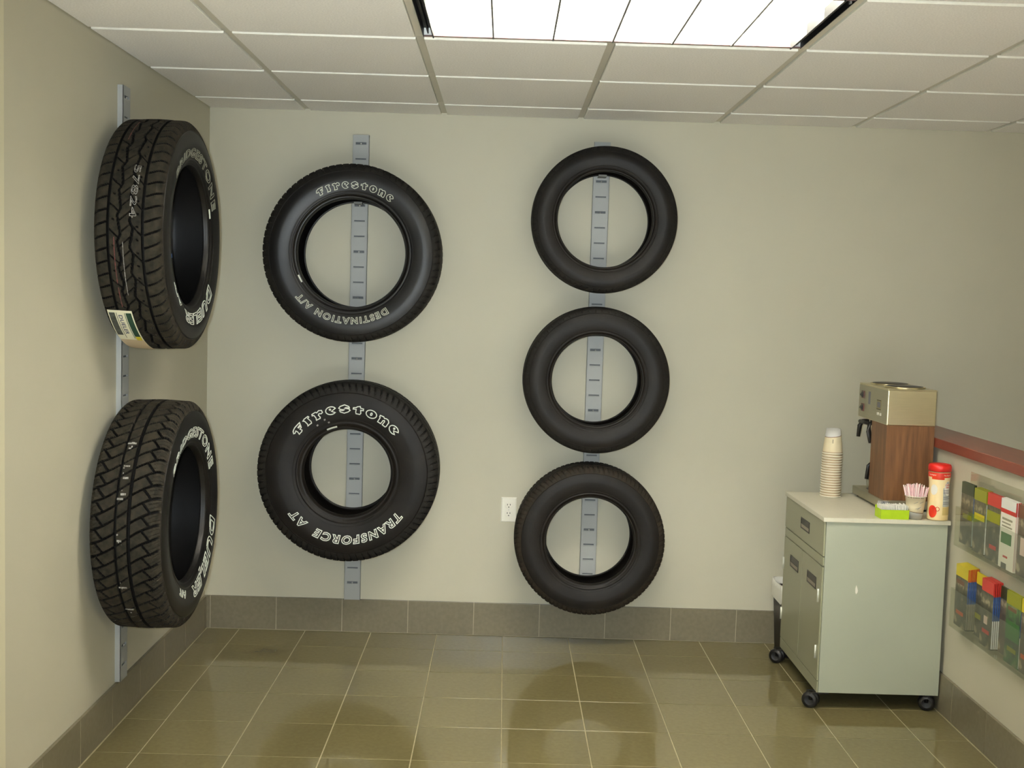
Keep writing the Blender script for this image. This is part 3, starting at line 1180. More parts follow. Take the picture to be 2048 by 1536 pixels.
# ---- back wall, first rail
W1 = 0.265
t1 = Tire('upper tire on the left rail of the back wall, glossy wide sidewall reading Firestone', frame_back(0.679, -GAP - W1 / 2, 1.725),
          0.3835, 0.234, W1, pattern_road(78, 0.66), 0.008, 624, 44, M['carcass'], M['tread_dark'], wrap=0.24, fade_w=0.30)
lp, wdt = logo_loops('Firestone', 0.42)
t1.word(lp, 68, 0.030, 0.272, 87, 0.0028, M['pale_letter'], 'outlined pale letters reading Firestone')
lp, co, tr_ = text_loops('DESTINATION A/T', 0.025, 0.0, 1.3)
t1.word(lp, 84, 0.028, 0.274, -98, 0.0026, M['pale_letter'], 'outlined pale letters reading DESTINATION A/T')
t1.side_mark(208, 0.243, 0.034, 0.006, M['white_letter'], 'paint_dash')

W2 = 0.26
t2 = Tire('lower tire on the left rail of the back wall, small hole, bold outlined letters', frame_back(0.679, -GAP - W2 / 2, 0.778),
          0.396, 0.194, W2, pattern_road(84, 0.64), 0.008, 672, 48, M['carcass_dull'], M['tread_dark'], wrap=0.24, fade_w=0.26)
lp, wdt = logo_loops('Firestone', 0.36)
t2.word(lp, 104, 0.036, 0.262, 92, 0.0042, M['white_letter'], 'outlined white letters reading Firestone')
lp, co, tr_ = text_loops('TRANSFORCE  AT', 0.03, 0.14, 1.3)
t2.word(lp, 107, 0.037, 0.272, -90, 0.0036, M['white_letter'], 'outlined white letters reading TRANSFORCE AT')
t2.side_mark(109, 0.206, 0.046, 0.007, M['white_letter'], 'paint_dash')
for dg, rr_ in ((122, .242), (113, .25), (110, .233)):
    t2.side_mark(dg, rr_, 0.008, 0.007, M['chalk'], 'chalk_spot')

# ---- back wall, second rail
W3 = 0.215
t3 = Tire('top tire of three on the right rail, slimmest sidewall and widest hole', frame_back(1.762, -GAP - W3 / 2, 1.904),
          0.317, 0.207, W3, pattern_road(70, 0.8), 0.006, 420, 36, M['carcass_dull'], M['tread_dark'], wrap=0.24, fade_w=0.26)
t4 = Tire('middle tire of three on the right rail, plain rounded black sidewall', frame_back(1.751, -GAP - W3 / 2, 1.207),
          0.322, 0.199, W3, pattern_road(66, 0.86), 0.006, 420, 36, M['carcass_dull'], M['tread_dark'], wrap=0.24, fade_w=0.26)
t5 = Tire('bottom tire of three on the right rail beside the outlet, ribbed shoulder', frame_back(1.746, -GAP - W3 / 2, 0.499),
          0.334, 0.196, W3, pattern_road(92, 0.62), 0.007, 736, 48, M['carcass_dull'], M['tread_mid'], wrap=0.24, fade_w=0.40)

# ------------------------------------------------------------------ slotted wall rails
RW, RD, PIT = 0.073, 0.020, 0.0686


def make_rail(label, frame, z0, z1, screws, hooks):
    """local x across, y up the wall, z out of the wall"""
    t = thing('wall_rail', label, 'rail', group='slotted rails the tires hang on')
    t.matrix_world = frame
    mb = MB()
    hw, sw = RW / 2, 0.024
    ys = []
    k = 0
    y = z1 - 0.037
    while y > z0 + 0.02:
        hgt = 0.0100 if k in screws else 0.0058
        ys.append((y, hgt))
        y -= PIT
        k += 1
    mb.box(-hw, -sw, z0, z1, RD - 0.002, RD)
    mb.box(sw, hw, z0, z1, RD - 0.002, RD)
    top = z1
    for yy, hg in ys:
        mb.box(-sw, sw, yy + hg / 2, top, RD - 0.002, RD)
        top = yy - hg / 2
    mb.box(-sw, sw, z0, top, RD - 0.002, RD)
    mb.box(-hw, -hw + 0.002, z0, z1, 0.0, RD)
    mb.box(hw - 0.002, hw, z0, z1, 0.0, RD)
    mb.build('channel', M['rail'], t)
    bk = MB()
    bk.box(-hw + 0.002, hw - 0.002, z0, z1, 0.0005, 0.0105)
    bk.build('channel_back', M['shaded_rail_inside'], t)
    for i, (yy, hg) in enumerate(ys):
        lip = MB()
        lip.add([(-sw, yy - hg / 2, RD), (sw, yy - hg / 2, RD), (sw, yy - hg / 2 - 0.002, RD + 0.0010), (-sw, yy - hg / 2 - 0.002, RD + 0.0010), (sw, yy - hg / 2 - 0.006, RD), (-sw, yy - hg / 2 - 0.006, RD)],
                [(0, 1, 2, 3), (3, 2, 4, 5)])
        lip.build('slot_lip', M['rail'], t)
        if i in screws:
            sc = MB()
            sc.lathe([(0.0, 0.003), (0.002, 0.0028), (0.0036, 0.001), (0.0036, 0.0)], 12, (0, yy - 0.0012, RD - 0.0015))
            sc.build('screw', M['screw'], t)
    for hz, back, rbz in hooks:
        hk = MB()
        yb = hz + rbz - 0.0065
        hk.box(-0.018, 0.018, yb - 0.003, yb, RD - 0.001, back + 0.058, bev=0.0008)
        hk.box(-0.018, 0.018, yb, yb + 0.006, back + 0.055, back + 0.058)
        hk.build('hook', M['steel_hook'], t)
    return t


make_rail('left grey slotted rail on the back wall behind two tires', frame_back(0.6795, 0, 0), 0.153, 2.260, (0, 4, 7, 10, 14, 18, 22, 25, 29),
          [(1.725, GAP, 0.234), (0.778, GAP, 0.194)])
make_rail('right grey slotted rail on the back wall behind three tires', frame_back(1.757, 0, 0), 0.153, 2.262, (2, 4, 8, 13, 17, 21, 25, 29),
          [(1.904, GAP, 0.207), (1.207, GAP, 0.199), (0.499, GAP, 0.196)])
make_rail('pale slotted rail on the left wall behind two tires', frame_left(0, -1.1775, 0), 0.155, 2.238, (0, 4, 8, 12, 16, 20, 24, 28),
          [(1.733, 0.032, 0.243), (0.760, 0.02, 0.241)])

# ------------------------------------------------------------------ outlet
ot = thing('wall_outlet', 'white duplex outlet plate on the back wall beside the lowest tire', 'outlet', (1.387, 0, 0.588))
p = MB()
p.add([(-.035, 0, -.0575), (.035, 0, -.0575), (.035, 0, .0575), (-.035, 0, .0575),
       (-.035, -.003, -.0575), (.035, -.003, -.0575), (.035, -.003, .0575), (-.035, -.003, .0575),
       (-.030, -.0065, -.052), (.030, -.0065, -.052), (.030, -.0065, .052), (-.030, -.0065, .052)],
      [(i, (i + 1) % 4, 4 + (i + 1) % 4, 4 + i) for i in range(4)] + [(4 + i, 4 + (i + 1) % 4, 8 + (i + 1) % 4, 8 + i) for i in range(4)] + [(8, 9, 10, 11)])
p.build('cover_plate', M['outlet'], ot)
for dz in (-0.0195, 0.0195):
    r = MB()
    n = 24
    ring = [(max(-.0168, min(.0168, .0172 * math.cos(2 * PI * i / n))), .0145 * math.sin(2 * PI * i / n)) for i in range(n)]
    r.add([(x, -.0065, dz + z) for x, z in ring] + [(x * .95, -.0082, dz + z * .95) for x, z in ring],
          [(i, (i + 1) % n, n + (i + 1) % n, n + i) for i in range(n)] + [tuple(range(n, 2 * n))])
    rc = r.build('receptacle', M['outlet'], ot)
    for sx in (-.0062, .0062):
        q = MB()
        q.box(sx - .0014, sx + .0014, -.0086, -.0080, dz + .001, dz + .0085)
        q.build('slot', M['slot'], rc)
    q = MB()
    q.lathe([(0, 0), (.0026, 0), (.0026, .0006)], 12, (0, -.0086, dz - .0065), 'y')
    q.build('slot', M['slot'], rc)
q = MB()
q.lathe([(0, -.0012), (.0022, -.0010), (.0026, 0)], 12, (0, -.0065, 0), 'y')
q.build('screw', M['screw'], ot)

# ------------------------------------------------------------------ cabinet on casters
CX0, CX1, CY0, CY1, CZ0, CZ1 = 2.592, 3.066, -0.860, -0.268, 0.065, 0.7355
cb = thing('coffee_cabinet', 'sage green rolling cabinet with cream top in the corner', 'cabinet', (2.83, -0.56, 0))


def cpart(name, mb, m, parent=cb):
    """parts modelled in world metres, moved under the cabinet"""
    o = mb.build(name, m, parent)
    o.data.transform(Matrix.Translation((-2.83, 0.56, 0)))
    return o


FT_ = 0.008
mb = MB()
mb.box(CX0 + FT_, CX1, CY0, CY0 + FT_, CZ0, CZ1)
mb.box(CX0 + FT_, CX1, CY1 - FT_, CY1, CZ0, CZ1)
mb.box(CX0 + FT_, CX1 - 0.001, CY0 + FT_, CY1 - FT_, CZ0 + 0.002, CZ0 + 0.02)
mb.box(CX1 - 0.008, CX1 - 0.001, CY0 + FT_, CY1 - FT_, CZ0 + 0.02, CZ1)
mb.box(CX0 + FT_, CX0 + FT_ + 0.004, CY0 + FT_, CY1 - FT_, CZ0 + 0.02, CZ1)
cpart('body', mb, M['cab_side'])
mb = MB()
mb.box(CX0 + 0.03, CX1 - 0.02, CY0 + 0.02, CY1 - 0.02, CZ0 - 0.002, CZ0 + 0.002)
cpart('underside', mb, M['cab_dark'])
mb = MB()
mb.box(CX0 - 0.006, CX1 + 0.008, CY0 - 0.008, CY1 + 0.004, CZ1, 0.752, bev=0.0015)
cpart('worktop', mb, M['cab_top'])


def pull(parent, y0, y1, z0, z1, xf):
    """recessed pull: a thin black frame, dark scooped back, pale finger lip"""
    fr_ = MB()
    t = 0.005
    fr_.box(xf - 0.0022, xf + 0.001, y0, y1, z1 - t, z1)
    fr_.box(xf - 0.0022, xf + 0.001, y0, y1, z0, z0 + t)
    fr_.box(xf - 0.0022, xf + 0.001, y0, y0 + t, z0 + t, z1 - t)
    fr_.box(xf - 0.0022, xf + 0.001, y1 - t, y1, z0 + t, z1 - t)
    fr_.box(xf - 0.0006, xf + 0.001, y0 + t, y1 - t, z0 + t, z1 - t)
    cpart('handle', fr_, M['handle'], parent)
    lp_ = MB()
    lp_.add([(xf - 0.0008, y0 + t, z0 + t), (xf - 0.0008, y1 - t, z0 + t), (xf - 0.002, y1 - t, z0 + t + (z1 - z0) * .32), (xf - 0.002, y0 + t, z0 + t + (z1 - z0) * .32)], [(0, 1, 2, 3)])
    cpart('handle_lip', lp_, M['handle_lip'], parent)


mb = MB()
mb.box(CX0, CX0 + FT_ - 0.001, CY0 + 0.002, CY1 - 0.002, 0.600, CZ1 - 0.003, bev=0.0012)
dr = cpart('drawer', mb, M['cab_front'])
pull(dr, -0.655, -0.525, 0.645, 0.690, CX0)
mb = MB()
mb.box(CX0 + 0.0012, CX0 + FT_ - 0.001, CY0 + 0.002, CY1 - 0.002, 0.5615, 0.5955, bev=0.0008)
cpart('front_rail', mb, M['cab_front'])
mb = MB()
mb.box(CX0 + 0.0012, CX0 + FT_ - 0.001, CY0 + 0.001, CY1 - 0.001, CZ0, 0.1095, bev=0.0008)
cpart('toe_rail', mb, M['cab_front'])
YM = -0.5655
for (ya, yb, hy0, hy1, hinge) in ((YM + 0.0012, CY1 - 0.002, -0.515, -0.385, CY1 - 0.012), (CY0 + 0.002, YM - 0.0012, -0.785, -0.655, CY0 + 0.030)):
    mb = MB()
    mb.box(CX0, CX0 + FT_ - 0.001, ya, yb, 0.1125, 0.5575, bev=0.0012)
    d = cpart('door', mb, M['cab_front'])
    pull(d, hy0, hy1, 0.452, 0.500, CX0)
    for hz in (0.218, 0.440):
        hg = MB()
        hg.tube([(CX0 - 0.003, hinge, hz - 0.026), (CX0 - 0.003, hinge, hz + 0.026)], 0.0042, 10)
        cpart('hinge', hg, M['hinge'], d)
# small white tear-shaped mark on the side panel
mb = MB()
sc_ = [(0, .5), (.18, .2), (.30, -.1), (.26, -.3), (.02, -.5), (-.14, -.3), (-.16, .1)]
mb.add([(2.7265 + x * 0.022, CY0 - 0.0006, 0.474 + z * 0.036) for x, z in sc_] + [(2.7265 + x * 0.022, CY0, 0.474 + z * 0.036) for x, z in sc_],
       [tuple(range(7))] + [(i, (i + 1) % 7, 7 + (i + 1) % 7, 7 + i) for i in range(7)])
cpart('white_mark', mb, M['label_white'])
for (x, y, ang) in ((2.578, -0.838, 1.0), (3.030, -0.838, 1.25), (2.578, -0.292, 0.9), (3.02, -0.30, 0.2)):
    c = MB()
    ca, sa = math.cos(ang), math.sin(ang)
    for s_ in (-1, 1):
        prof_ = [(0.0, 0.0), (0.018, 0.001), (0.029, 0.006), (0.0315, 0.012), (0.0295, 0.0185), (0.018, 0.021)]
        k = MB()
        k.lathe([(r, h * s_) for r, h in prof_], 24, (0, 0, 0), 'x')
        c.add([(x + ca * px - sa * py, y + sa * px + ca * py, 0.032 + pz) for px, py, pz in [(vx + 0.0015 * s_, vy, vz) for vx, vy, vz in k.v]], k.f, True)
    cw = cpart('caster', c, M['caster'])
    st_ = MB()
    xs_, ys_ = (max(CX0 + 0.03, x), y)
    st_.box(min(x, xs_) - 0.012, xs_ + 0.02, y - 0.02, y + 0.02, CZ0 - 0.006, CZ0 - 0.002)
    st_.tube([(x, y, 0.03), (x, y, CZ0 - 0.002)], 0.008, 10)
    cpart('caster_mount', st_, M['black'], cw)

ZT = 0.7522
# ------------------------------------------------------------------ coffee maker (its back turned to the camera)
MX0, MX1, MY0, MY1 = 2.868, 3.0605, -0.690, -0.325
cm = thing('coffee_maker', 'stainless and wood-grain coffee brewer on the cabinet', 'coffee maker', (2.965, -0.51, ZT))


def mpart(name, mb, m, parent=cm):
    o = mb.build(name, m, parent)
    o.data.transform(Matrix.Translation((-2.965, 0.51, -ZT)))
    return o


mb = MB()
mb.box(MX0 - 0.006, MX1, MY0 - 0.004, MY1 + 0.012, ZT + 0.010, ZT + 0.044, bev=0.004)
mpart('base', mb, M['steel_front'])
for fx, fy in ((MX0 + .02, MY1 - .01), (MX1 - .02, MY1 - .01), (MX0 + .02, MY0 + .025), (MX1 - .02, MY0 + .025)):
    f = MB()
    f.lathe([(0, 0), (.011, 0), (.013, .010), (0, .010)], 14, (fx, fy, ZT))
    mpart('foot', f, M['black'])
mb = MB()
mb.box(MX0 + 0.0015, MX1 - 0.001, MY0 + 0.001, -0.505, ZT + 0.044, 1.0955)
mpart('column', mb, M['wood'])['label'] = 'walnut wood-grain column'
mb = MB()
mb.box(MX0, MX1, MY0, MY1, 1.096, 1.2355, bev=0.003)
hood = mpart('hood', mb, M['steel'])
mb = MB()
mb.box(MX0 - 0.0012, MX0 + 0.0005, MY0 + 0.003, MY1 - 0.003, 1.099, 1.233)
mpart('control_panel', mb, M['steel_front'])
mb = MB()
mb.box(MX0 - 0.001, MX1 + 0.001, MY0 - 0.001, MY1, 1.2355, 1.2405, bev=0.0015)
mpart('top_plate', mb, M['steel'])
for yy, mt in ((-0.418, 'burner'), (-0.592, 'burner')):
    r = MB()
    r.lathe([(0.079, 0.0), (0.081, 0.004), (0.077, 0.0065), (0.073, 0.003)], 40, (2.966, yy, 1.2405))
    wr = mpart('warmer', r, M['steel'])
    r = MB()
    r.lathe([(0, 0.0095), (0.055, 0.009), (0.070, 0.0075), (0.073, 0.003)], 40, (2.966, yy, 1.2405))
    mpart('warmer_plate', r, M[mt], wr)
for zz in (1.194, 1.140):
    b = MB()
    b.box(MX0 - 0.004, MX0 - 0.001, -0.400, -0.365, zz - 0.016, zz + 0.016, bev=0.001)
    sw_ = mpart('switch', b, M['switch'])
    b = MB()
    b.add([(MX0 - 0.004, -.394, zz - .012), (MX0 - 0.004, -.371, zz - .012), (MX0 - 0.004, -.371, zz + .012), (MX0 - 0.004, -.394, zz + .012),
           (MX0 - 0.013, -.394, zz - .002), (MX0 - 0.013, -.371, zz - .002)],
          [(0, 1, 5, 4), (4, 5, 2, 3), (0, 4, 3), (1, 2, 5), (0, 3, 2, 1)])
    mpart('rocker', b, M['black'], sw_)
b = MB()
b.box(MX0 - 0.0018, MX0 - 0.001, -0.615, -0.560, 1.148, 1.188)
pl = mpart('rating_plate', b, M['plate'])
for zz in (1.186, 1.150):
    b = MB()
    b.box(MX0 - 0.0022, MX0 - 0.0016, -0.613, -0.562, zz - 0.0012, zz + 0.0012)
    mpart('plate_line', b, M['slot'], pl)
b = MB()
b.box(MX0 - 0.0022, MX0 - 0.0016, -0.606, -0.569, 1.157, 1.180)
mpart('plate_panel', b, M['label_line'], pl)
for yy in (-0.612, -0.578):
    b = MB()
    b.box(MX0 - 0.003, MX0 - 0.001, yy - .009, yy + .009, 1.126, 1.137, bev=.0008)
    mpart('indicator', b, M['label_white'])
b = MB()
b.box(MX0 - 0.0018, MX0 - 0.001, -0.478, -0.452, 1.160, 1.212)
mpart('instruction_label', b, M['label_line'])
# brew funnel with its black handles, and the decanter below
fu = MB()
fu.lathe([(0.070, 1.094), (0.072, 1.082), (0.060, 1.055), (0.022, 1.030), (0.018, 1.030), (0.056, 1.058), (0.066, 1.084)], 32, (2.966, -0.415, 0))
fun = mpart('brew_funnel', fu, M['black'])
h1 = MB()
h1.tube([(2.900, -0.372, 1.083), (2.876, -0.362, 1.079), (2.866, -0.358, 1.060), (2.862, -0.357, 1.012)], [0.007, 0.009, 0.010, 0.008], 8)
h1.tube([(2.905, -0.44, 1.083), (2.876, -0.447, 1.076), (2.872, -0.462, 1.045), (2.874, -0.480, 1.000)], [0.007, 0.010, 0.011, 0.007], 8)
h1.tube([(2.866, -0.358, 1.078), (2.876, -0.447, 1.078)], 0.008, 8)
mpart('handle', h1, M['black'], fun)
dc = MB()
dc.lathe([(0.0, 0.047), (0.062, 0.047), (0.074, 0.060), (0.077, 0.085), (0.064, 0.125), (0.044, 0.150), (0.042, 0.163), (0.047, 0.170)], 32, (2.966, -0.415, ZT))
dec = mpart('decanter', dc, M['acrylic'])
dec['label'] = 'clear glass decanter on the lower warmer'
d2 = MB()
d2.lathe([(0.044, 0.146), (0.0475, 0.150), (0.0475, 0.166), (0.044, 0.168)], 32, (2.966, -0.415, ZT))
mpart('decanter_collar', d2, M['black'], dec)
d3 = MB()
d3.tube([(2.925, -0.432, ZT + 0.160), (2.897, -0.444, ZT + 0.160), (2.884, -0.449, ZT + 0.148), (2.876, -0.452, ZT + 0.092)], [0.006, 0.009, 0.010, 0.0085], 8)
mpart('decanter_handle', d3, M['black'], dec)
w_ = MB()
w_.lathe([(0, 0.046), (0.066, 0.0465), (0.074, 0.044)], 32, (2.966, -0.415, ZT))
mpart('lower_warmer', w_, M['burner'])

# ------------------------------------------------------------------ paper cups
CUP_H = 0.106


def cup_mesh():
    b = MB()
    r0, r1 = 0.0290, 0.0425
    b.lathe([(0, 0.004), (r0 - .001, 0.004), (r0, 0.0), (r0 + (r1 - r0) * .5, CUP_H * .5), (r1 - .001, CUP_H - .004), (r1 + .0014, CUP_H - .0035), (r1 + .0018, CUP_H - .0015),
             (r1 + .0008, CUP_H), (r1 - .0012, CUP_H - .001), (r0 - .0008, .006), (0, .006)], 36)
    return b.mesh('paper_cup')


cm_mesh = cup_mesh()
cm_mesh.materials.append(M['cup'])
NC, PC = 18, 0.0108
ORD = ['topmost', 'second', 'third', 'fourth', 'fifth', 'sixth', 'seventh', 'eighth', 'ninth', 'tenth', 'eleventh', 'twelfth', 'thirteenth', 'fourteenth', 'fifteenth', 'sixteenth', 'seventeenth', 'eighteenth', 'nineteenth', 'twentieth']
for k in range(NC):
    o = link('paper_cup', cm_mesh, None)
    o.location = (2.757 + rng.uniform(-.0006, .0006), -0.352 + rng.uniform(-.0006, .0006), ZT + CUP_H + PC * k)
    o.rotation_euler = (PI, 0, rng.uniform(0, 2 * PI) if k < NC - 1 else 0.4)
    i = NC - 1 - k
    if i == 0:
        lab = 'topmost upside-down paper cup of the stack, white foot showing'
    elif k == 0:
        lab = 'lowest upside-down paper cup of the stack, standing on the worktop'
    else:
        lab = '%s upside-down paper cup from the top of the stack' % ORD[i]
    tag(o, lab, 'paper cup', 'stacked upside-down paper cups')
    if i == 0:
        for q in range(3):
            mk = MB()
            mk.box(-0.0016, 0.0016, -0.0006, 0.0006, -0.0017, 0.0017)
            mo = mk.build('printed_mark', M['slot'], o)
            zz = 0.046 + q * 0.0055
            rr_ = 0.0290 + 0.0135 * zz / CUP_H
            a_ = rad(-100)
            # in the turned cup the camera side is local +Y mirrored
            mo.location = (rr_ * math.cos(rad(129)), rr_ * math.sin(rad(129)), zz)
            mo.rotation_euler = (0, 0, rad(129) - PI / 2)

# cup of stirrers
sc = link('stirrer_cup', cm_mesh, None)
sc.data = cm_mesh
SX, SY = 2.946, -0.832
sc.location = (SX, SY, ZT)
sc.scale = (0.93, 0.93, 0.86)
tag(sc, 'upright printed paper cup holding pink stirrers', 'paper cup')
mk = MB()
for a0, z0, a1, z1 in ((-.012, .050, .006, .056), (-.004, .047, .010, .060), (-.020, .074, -.004, .082), (.004, .076, .018, .084)):
    mk.tube([(a0, -.0375 - .0010 * (z0 - .05) / .01 - 0.0005, z0), (a1, -.0378 - .0014 * (z1 - .05) / .01 - .0005, z1)], 0.0006, 6)
mk.build('printed_mark', M['label_line'], sc)
stir = {}
for mkey in ('straw', 'straw_white'):
    b = MB()
    b.tube([(0, 0, 0), (0, 0, 0.140)], 0.0019, 6)
    stir[mkey] = b.mesh('stirrer')
    stir[mkey].materials.append(M[mkey])
ns_ = 0
for ring, cnt in ((0.0, 1), (0.3, 7), (0.62, 13), (0.93, 25)):
    for k in range(cnt):
        a = 2 * PI * (k + rng.uniform(-.15, .15)) / cnt
        top = ring * 0.050
        bot = ring * 0.021
        zt_, zb_ = 0.140 - 0.016 * ring + rng.uniform(-.004, .004), 0.012
        p0 = Vector((SX + bot * math.cos(a + .25), SY + bot * math.sin(a + .25), ZT + zb_))
        p1 = Vector((SX + top * math.cos(a), SY + top * math.sin(a), ZT + zt_))
        d = p1 - p0
        o = link('stirrer', stir['straw' if (k % 3) else 'straw_white'], None)
        o.location = p0
        o.rotation_mode = 'QUATERNION'
        o.rotation_quaternion = Vector((0, 0, 1)).rotation_difference(d)
        o.scale = (1, 1, d.length / 0.140)
        tag(o, 'thin pink and white drink stirrer standing in the printed cup', 'stirrer', 'stirrers in the paper cup')

# ------------------------------------------------------------------ creamer canister
KX, KY = 3.030, -0.842
ck = thing('creamer_canister', 'peach creamer canister with red lid against the half wall', 'canister', (KX, KY, ZT))
CPR = [(0.0, 0.0), (0.036, 0.0), (0.0385, 0.003), (0.039, 0.020), (0.0392, 0.060), (0.0388, 0.085), (0.0372, 0.112), (0.0366, 0.130), (0.0376, 0.148), (0.0398, 0.165), (0.0405, 0.176), (0.0405, 0.186), (0.037, 0.190), (0.0, 0.190)]
cprof = catmull([(r, z) for r, z in CPR[2:-2]], 4)


def can_r(z):
    return float(np.interp(z, cprof[:, 1], cprof[:, 0]))


def wrap_pt(theta, z, h=0.0):
    r = can_r(z) + h
    return (r * math.cos(theta), r * math.sin(theta), z)


def wrap_patch(t0, t1, z0, z1, name, material, parent, h=0.0006, shape=None):
    nt, nz = max(14, int(abs(t1 - t0) / 0.045)), 10
    v, f = [], []
    for i in range(nt + 1):
        for j in range(nz + 1):
            x, y = i / nt, j / nz
            if shape == 'oval':
                ax, ay = 2 * x - 1, 2 * y - 1
                ux = ax * math.sqrt(1 - ay * ay / 2)
                uy = ay * math.sqrt(1 - ax * ax / 2)
                x, y = (ux + 1) / 2, (uy + 1) / 2
            v.append(wrap_pt(t0 + (t1 - t0) * x, z0 + (z1 - z0) * y, h))
    k = nz + 1
    for i in range(nt):
        for j in range(nz):
            f.append((i * k + j, (i + 1) * k + j, (i + 1) * k + j + 1, i * k + j + 1))
    return MB().add(v, f, True).build(name, material, parent)


def wrap_text(txt, tc, z0, height, width, material, parent, offset=0.0, shear=0.0, h=0.0011, name='printed_lettering'):
    lp, co, tris = text_loops(txt, offset, shear, 1.0)
    x0, x1 = co[:, 0].min(), co[:, 0].max()
    y0, y1 = co[:, 1].min(), co[:, 1].max()
    v = []
    for x, y in co:
        u = (x - (x0 + x1) / 2) / (x1 - x0) * width
        z = z0 + (y - y0) / (y1 - y0) * height
        v.append(wrap_pt(tc + u / can_r(z), z, h))
    return MB().add(v, tris).build(name, material, parent)


b = MB()
b.lathe([(0, 0)] + [(r, z) for r, z in cprof] + [(0.0, 0.19)], 96)
body = b.build('container', M['canister'], ck)
b = MB()
b.lathe([(0.0405, 0.1895), (0.0425, 0.191), (0.0425, 0.209), (0.039, 0.216), (0.028, 0.2185), (0.0, 0.219)], 48)
b.build('lid', M['red_lid'], ck)
wrap_patch(-PI, PI, 0.168, 0.186, 'red_band', M['canister_red'], body, 0.0005)
tc0 = rad(-98)     # camera side
wrap_patch(tc0 - 0.95, tc0 + 0.25, 0.160, 0.1685, 'red_band', M['canister_red'], body, 0.0005, None)
wrap_text('The Original', rad(-68), 0.1735, 0.0058, 0.030, M['label_white'], body, 0.01)
wrap_text('The Original', rad(-150), 0.1735, 0.0058, 0.030, M['label_white'], body, 0.01)
lp_ = wrap_patch(rad(-78), rad(-32), 0.098, 0.155, 'label_oval', M['label_white'], body, 0.0006, 'oval')
wrap_patch(rad(-86), rad(-30), 0.056, 0.128, 'label_panel', M['label_grey'], body, 0.0005)
wrap_patch(rad(-86), rad(-30), 0.024, 0.055, 'label_panel', M['label_tan'], body, 0.0005)
wrap_text('Nestle', rad(-56), 0.146, 0.0046, 0.013, M['label_navy'], body, 0.02)
wrap_text('Coffee', rad(-56), 0.136, 0.0080, 0.023, M['label_red'], body, 0.02, 0.2)
wrap_text('mate', rad(-56), 0.1275, 0.0066, 0.017, M['label_red'], body, 0.02, 0.2)
for z in (0.118, 0.112, 0.107, 0.093, 0.086, 0.072, 0.066):
    wrap_patch(rad(-84), rad(-33), z, z + 0.0022, 'label_line', M['label_line'], body, 0.0009)
wrap_patch(rad(-160), rad(-118), 0.100, 0.140, 'label_oval', M['label_white'], body, 0.0006, 'oval')
wrap_patch(rad(-165), rad(-116), 0.012, 0.060, 'red_cup_picture', M['canister_red'], body, 0.0006, 'oval')
rgm = MB()
ring_pts = []
for k in range(13):
    a = rad(-105 - 175 + 350 * k / 12)
    ring_pts.append(wrap_pt(rad(-113) + 0.17 * math.cos(a), 0.047 + 0.0075 * math.sin(a), 0.001))
rgm.tube(ring_pts, 0.0012, 6)
rgm.build('red_cup_handle', M['canister_red'], body)

# ------------------------------------------------------------------ lime carton of sweetener packets
GX0, GX1, GY0, GY1 = 2.806, 2.914, -0.862, -0.790
gb = thing('packet_carton', 'lime green open carton full of white packets', 'carton', ((GX0 + GX1) / 2, (GY0 + GY1) / 2, ZT))
hx, hy, hz = (GX1 - GX0) / 2, (GY1 - GY0) / 2, 0.036
b = MB()
b.box(-hx, hx, -hy, hy, 0.0002, 0.0015)
b.box(-hx, hx, -hy, -hy + .0012, 0.0015, hz)
b.box(-hx, hx, hy - .0012, hy, 0.0015, hz + .008)
b.box(-hx, -hx + .0012, -hy + .0012, hy - .0012, 0.0015, hz)
b.box(hx - .0012, hx, -hy + .0012, hy - .0012, 0.0015, hz)
b.build('carton_body', M['lime'], gb)
NTH = ['1st', '2nd', '3rd'] + ['%dth' % i for i in range(4, 21)] + ['21st', '22nd', '23rd'] + ['%dth' % i for i in range(24, 31)]
pk = MB()
pk.box(-0.0012, 0.0012, -0.026, 0.026, 0.0, 0.046, bev=0.0008)
pm = pk.mesh('sweetener_packet')
pm.materials.append(M['packet'])
for r_ in range(1):
    for k in range(30):
        o = link('sweetener_packet', pm, None)
        o.location = (GX0 + 0.006 + (GX1 - GX0 - 0.012) * k / 29, (GY0 + GY1) / 2 - 0.002 + rng.uniform(-.004, .004), ZT + 0.0025 + rng.uniform(0, .005))
        o.rotation_euler = (rng.uniform(-.10, .10), rng.uniform(-.12, .12), rng.uniform(-.08, .08))
        tag(o, 'white sweetener packet, %s from the left in the lime carton' % NTH[k], 'packet', 'packets in the lime carton')
fo = MB()
fo.box(-0.0012, 0.0012, -0.02, 0.02, 0.0, 0.052, bev=0.0008)
fm = fo.mesh('creamer_packet')
fm.materials.append(M['foil'])
for k in range(6):
    o = link('foil_packet', fm, None)
    o.location = (GX0 + 0.020 + 0.0062 * k, -0.7795 + 0.001 * (k % 2), ZT + 0.0015)
    o.rotation_euler = (0.0, 0.10 + rng.uniform(-.03, .03), PI / 2 + rng.uniform(-.1, .1) - PI / 2)
    o.location[1] = -0.766
    tag(o, 'silver foil packet, %s from the left behind the lime carton' % NTH[k], 'packet', 'foil packets behind the lime carton')

# ------------------------------------------------------------------ waste bin behind the cabinet
bn = thing('waste_bin', 'slim black waste bin with white liner behind the cabinet', 'bin', (2.722, -0.138, 0))


def rrect(hx, hy, r, z, n=5):
    out = []
    for cx, cy, a0 in ((hx - r, hy - r, 0), (-hx + r, hy - r, 90), (-hx + r, -hy + r, 180), (hx - r, -hy + r, 270)):
        for k in range(n + 1):
            a = rad(a0 + 90 * k / n)
            out.append((cx + r * math.cos(a), cy + r * math.sin(a), z))
    return out


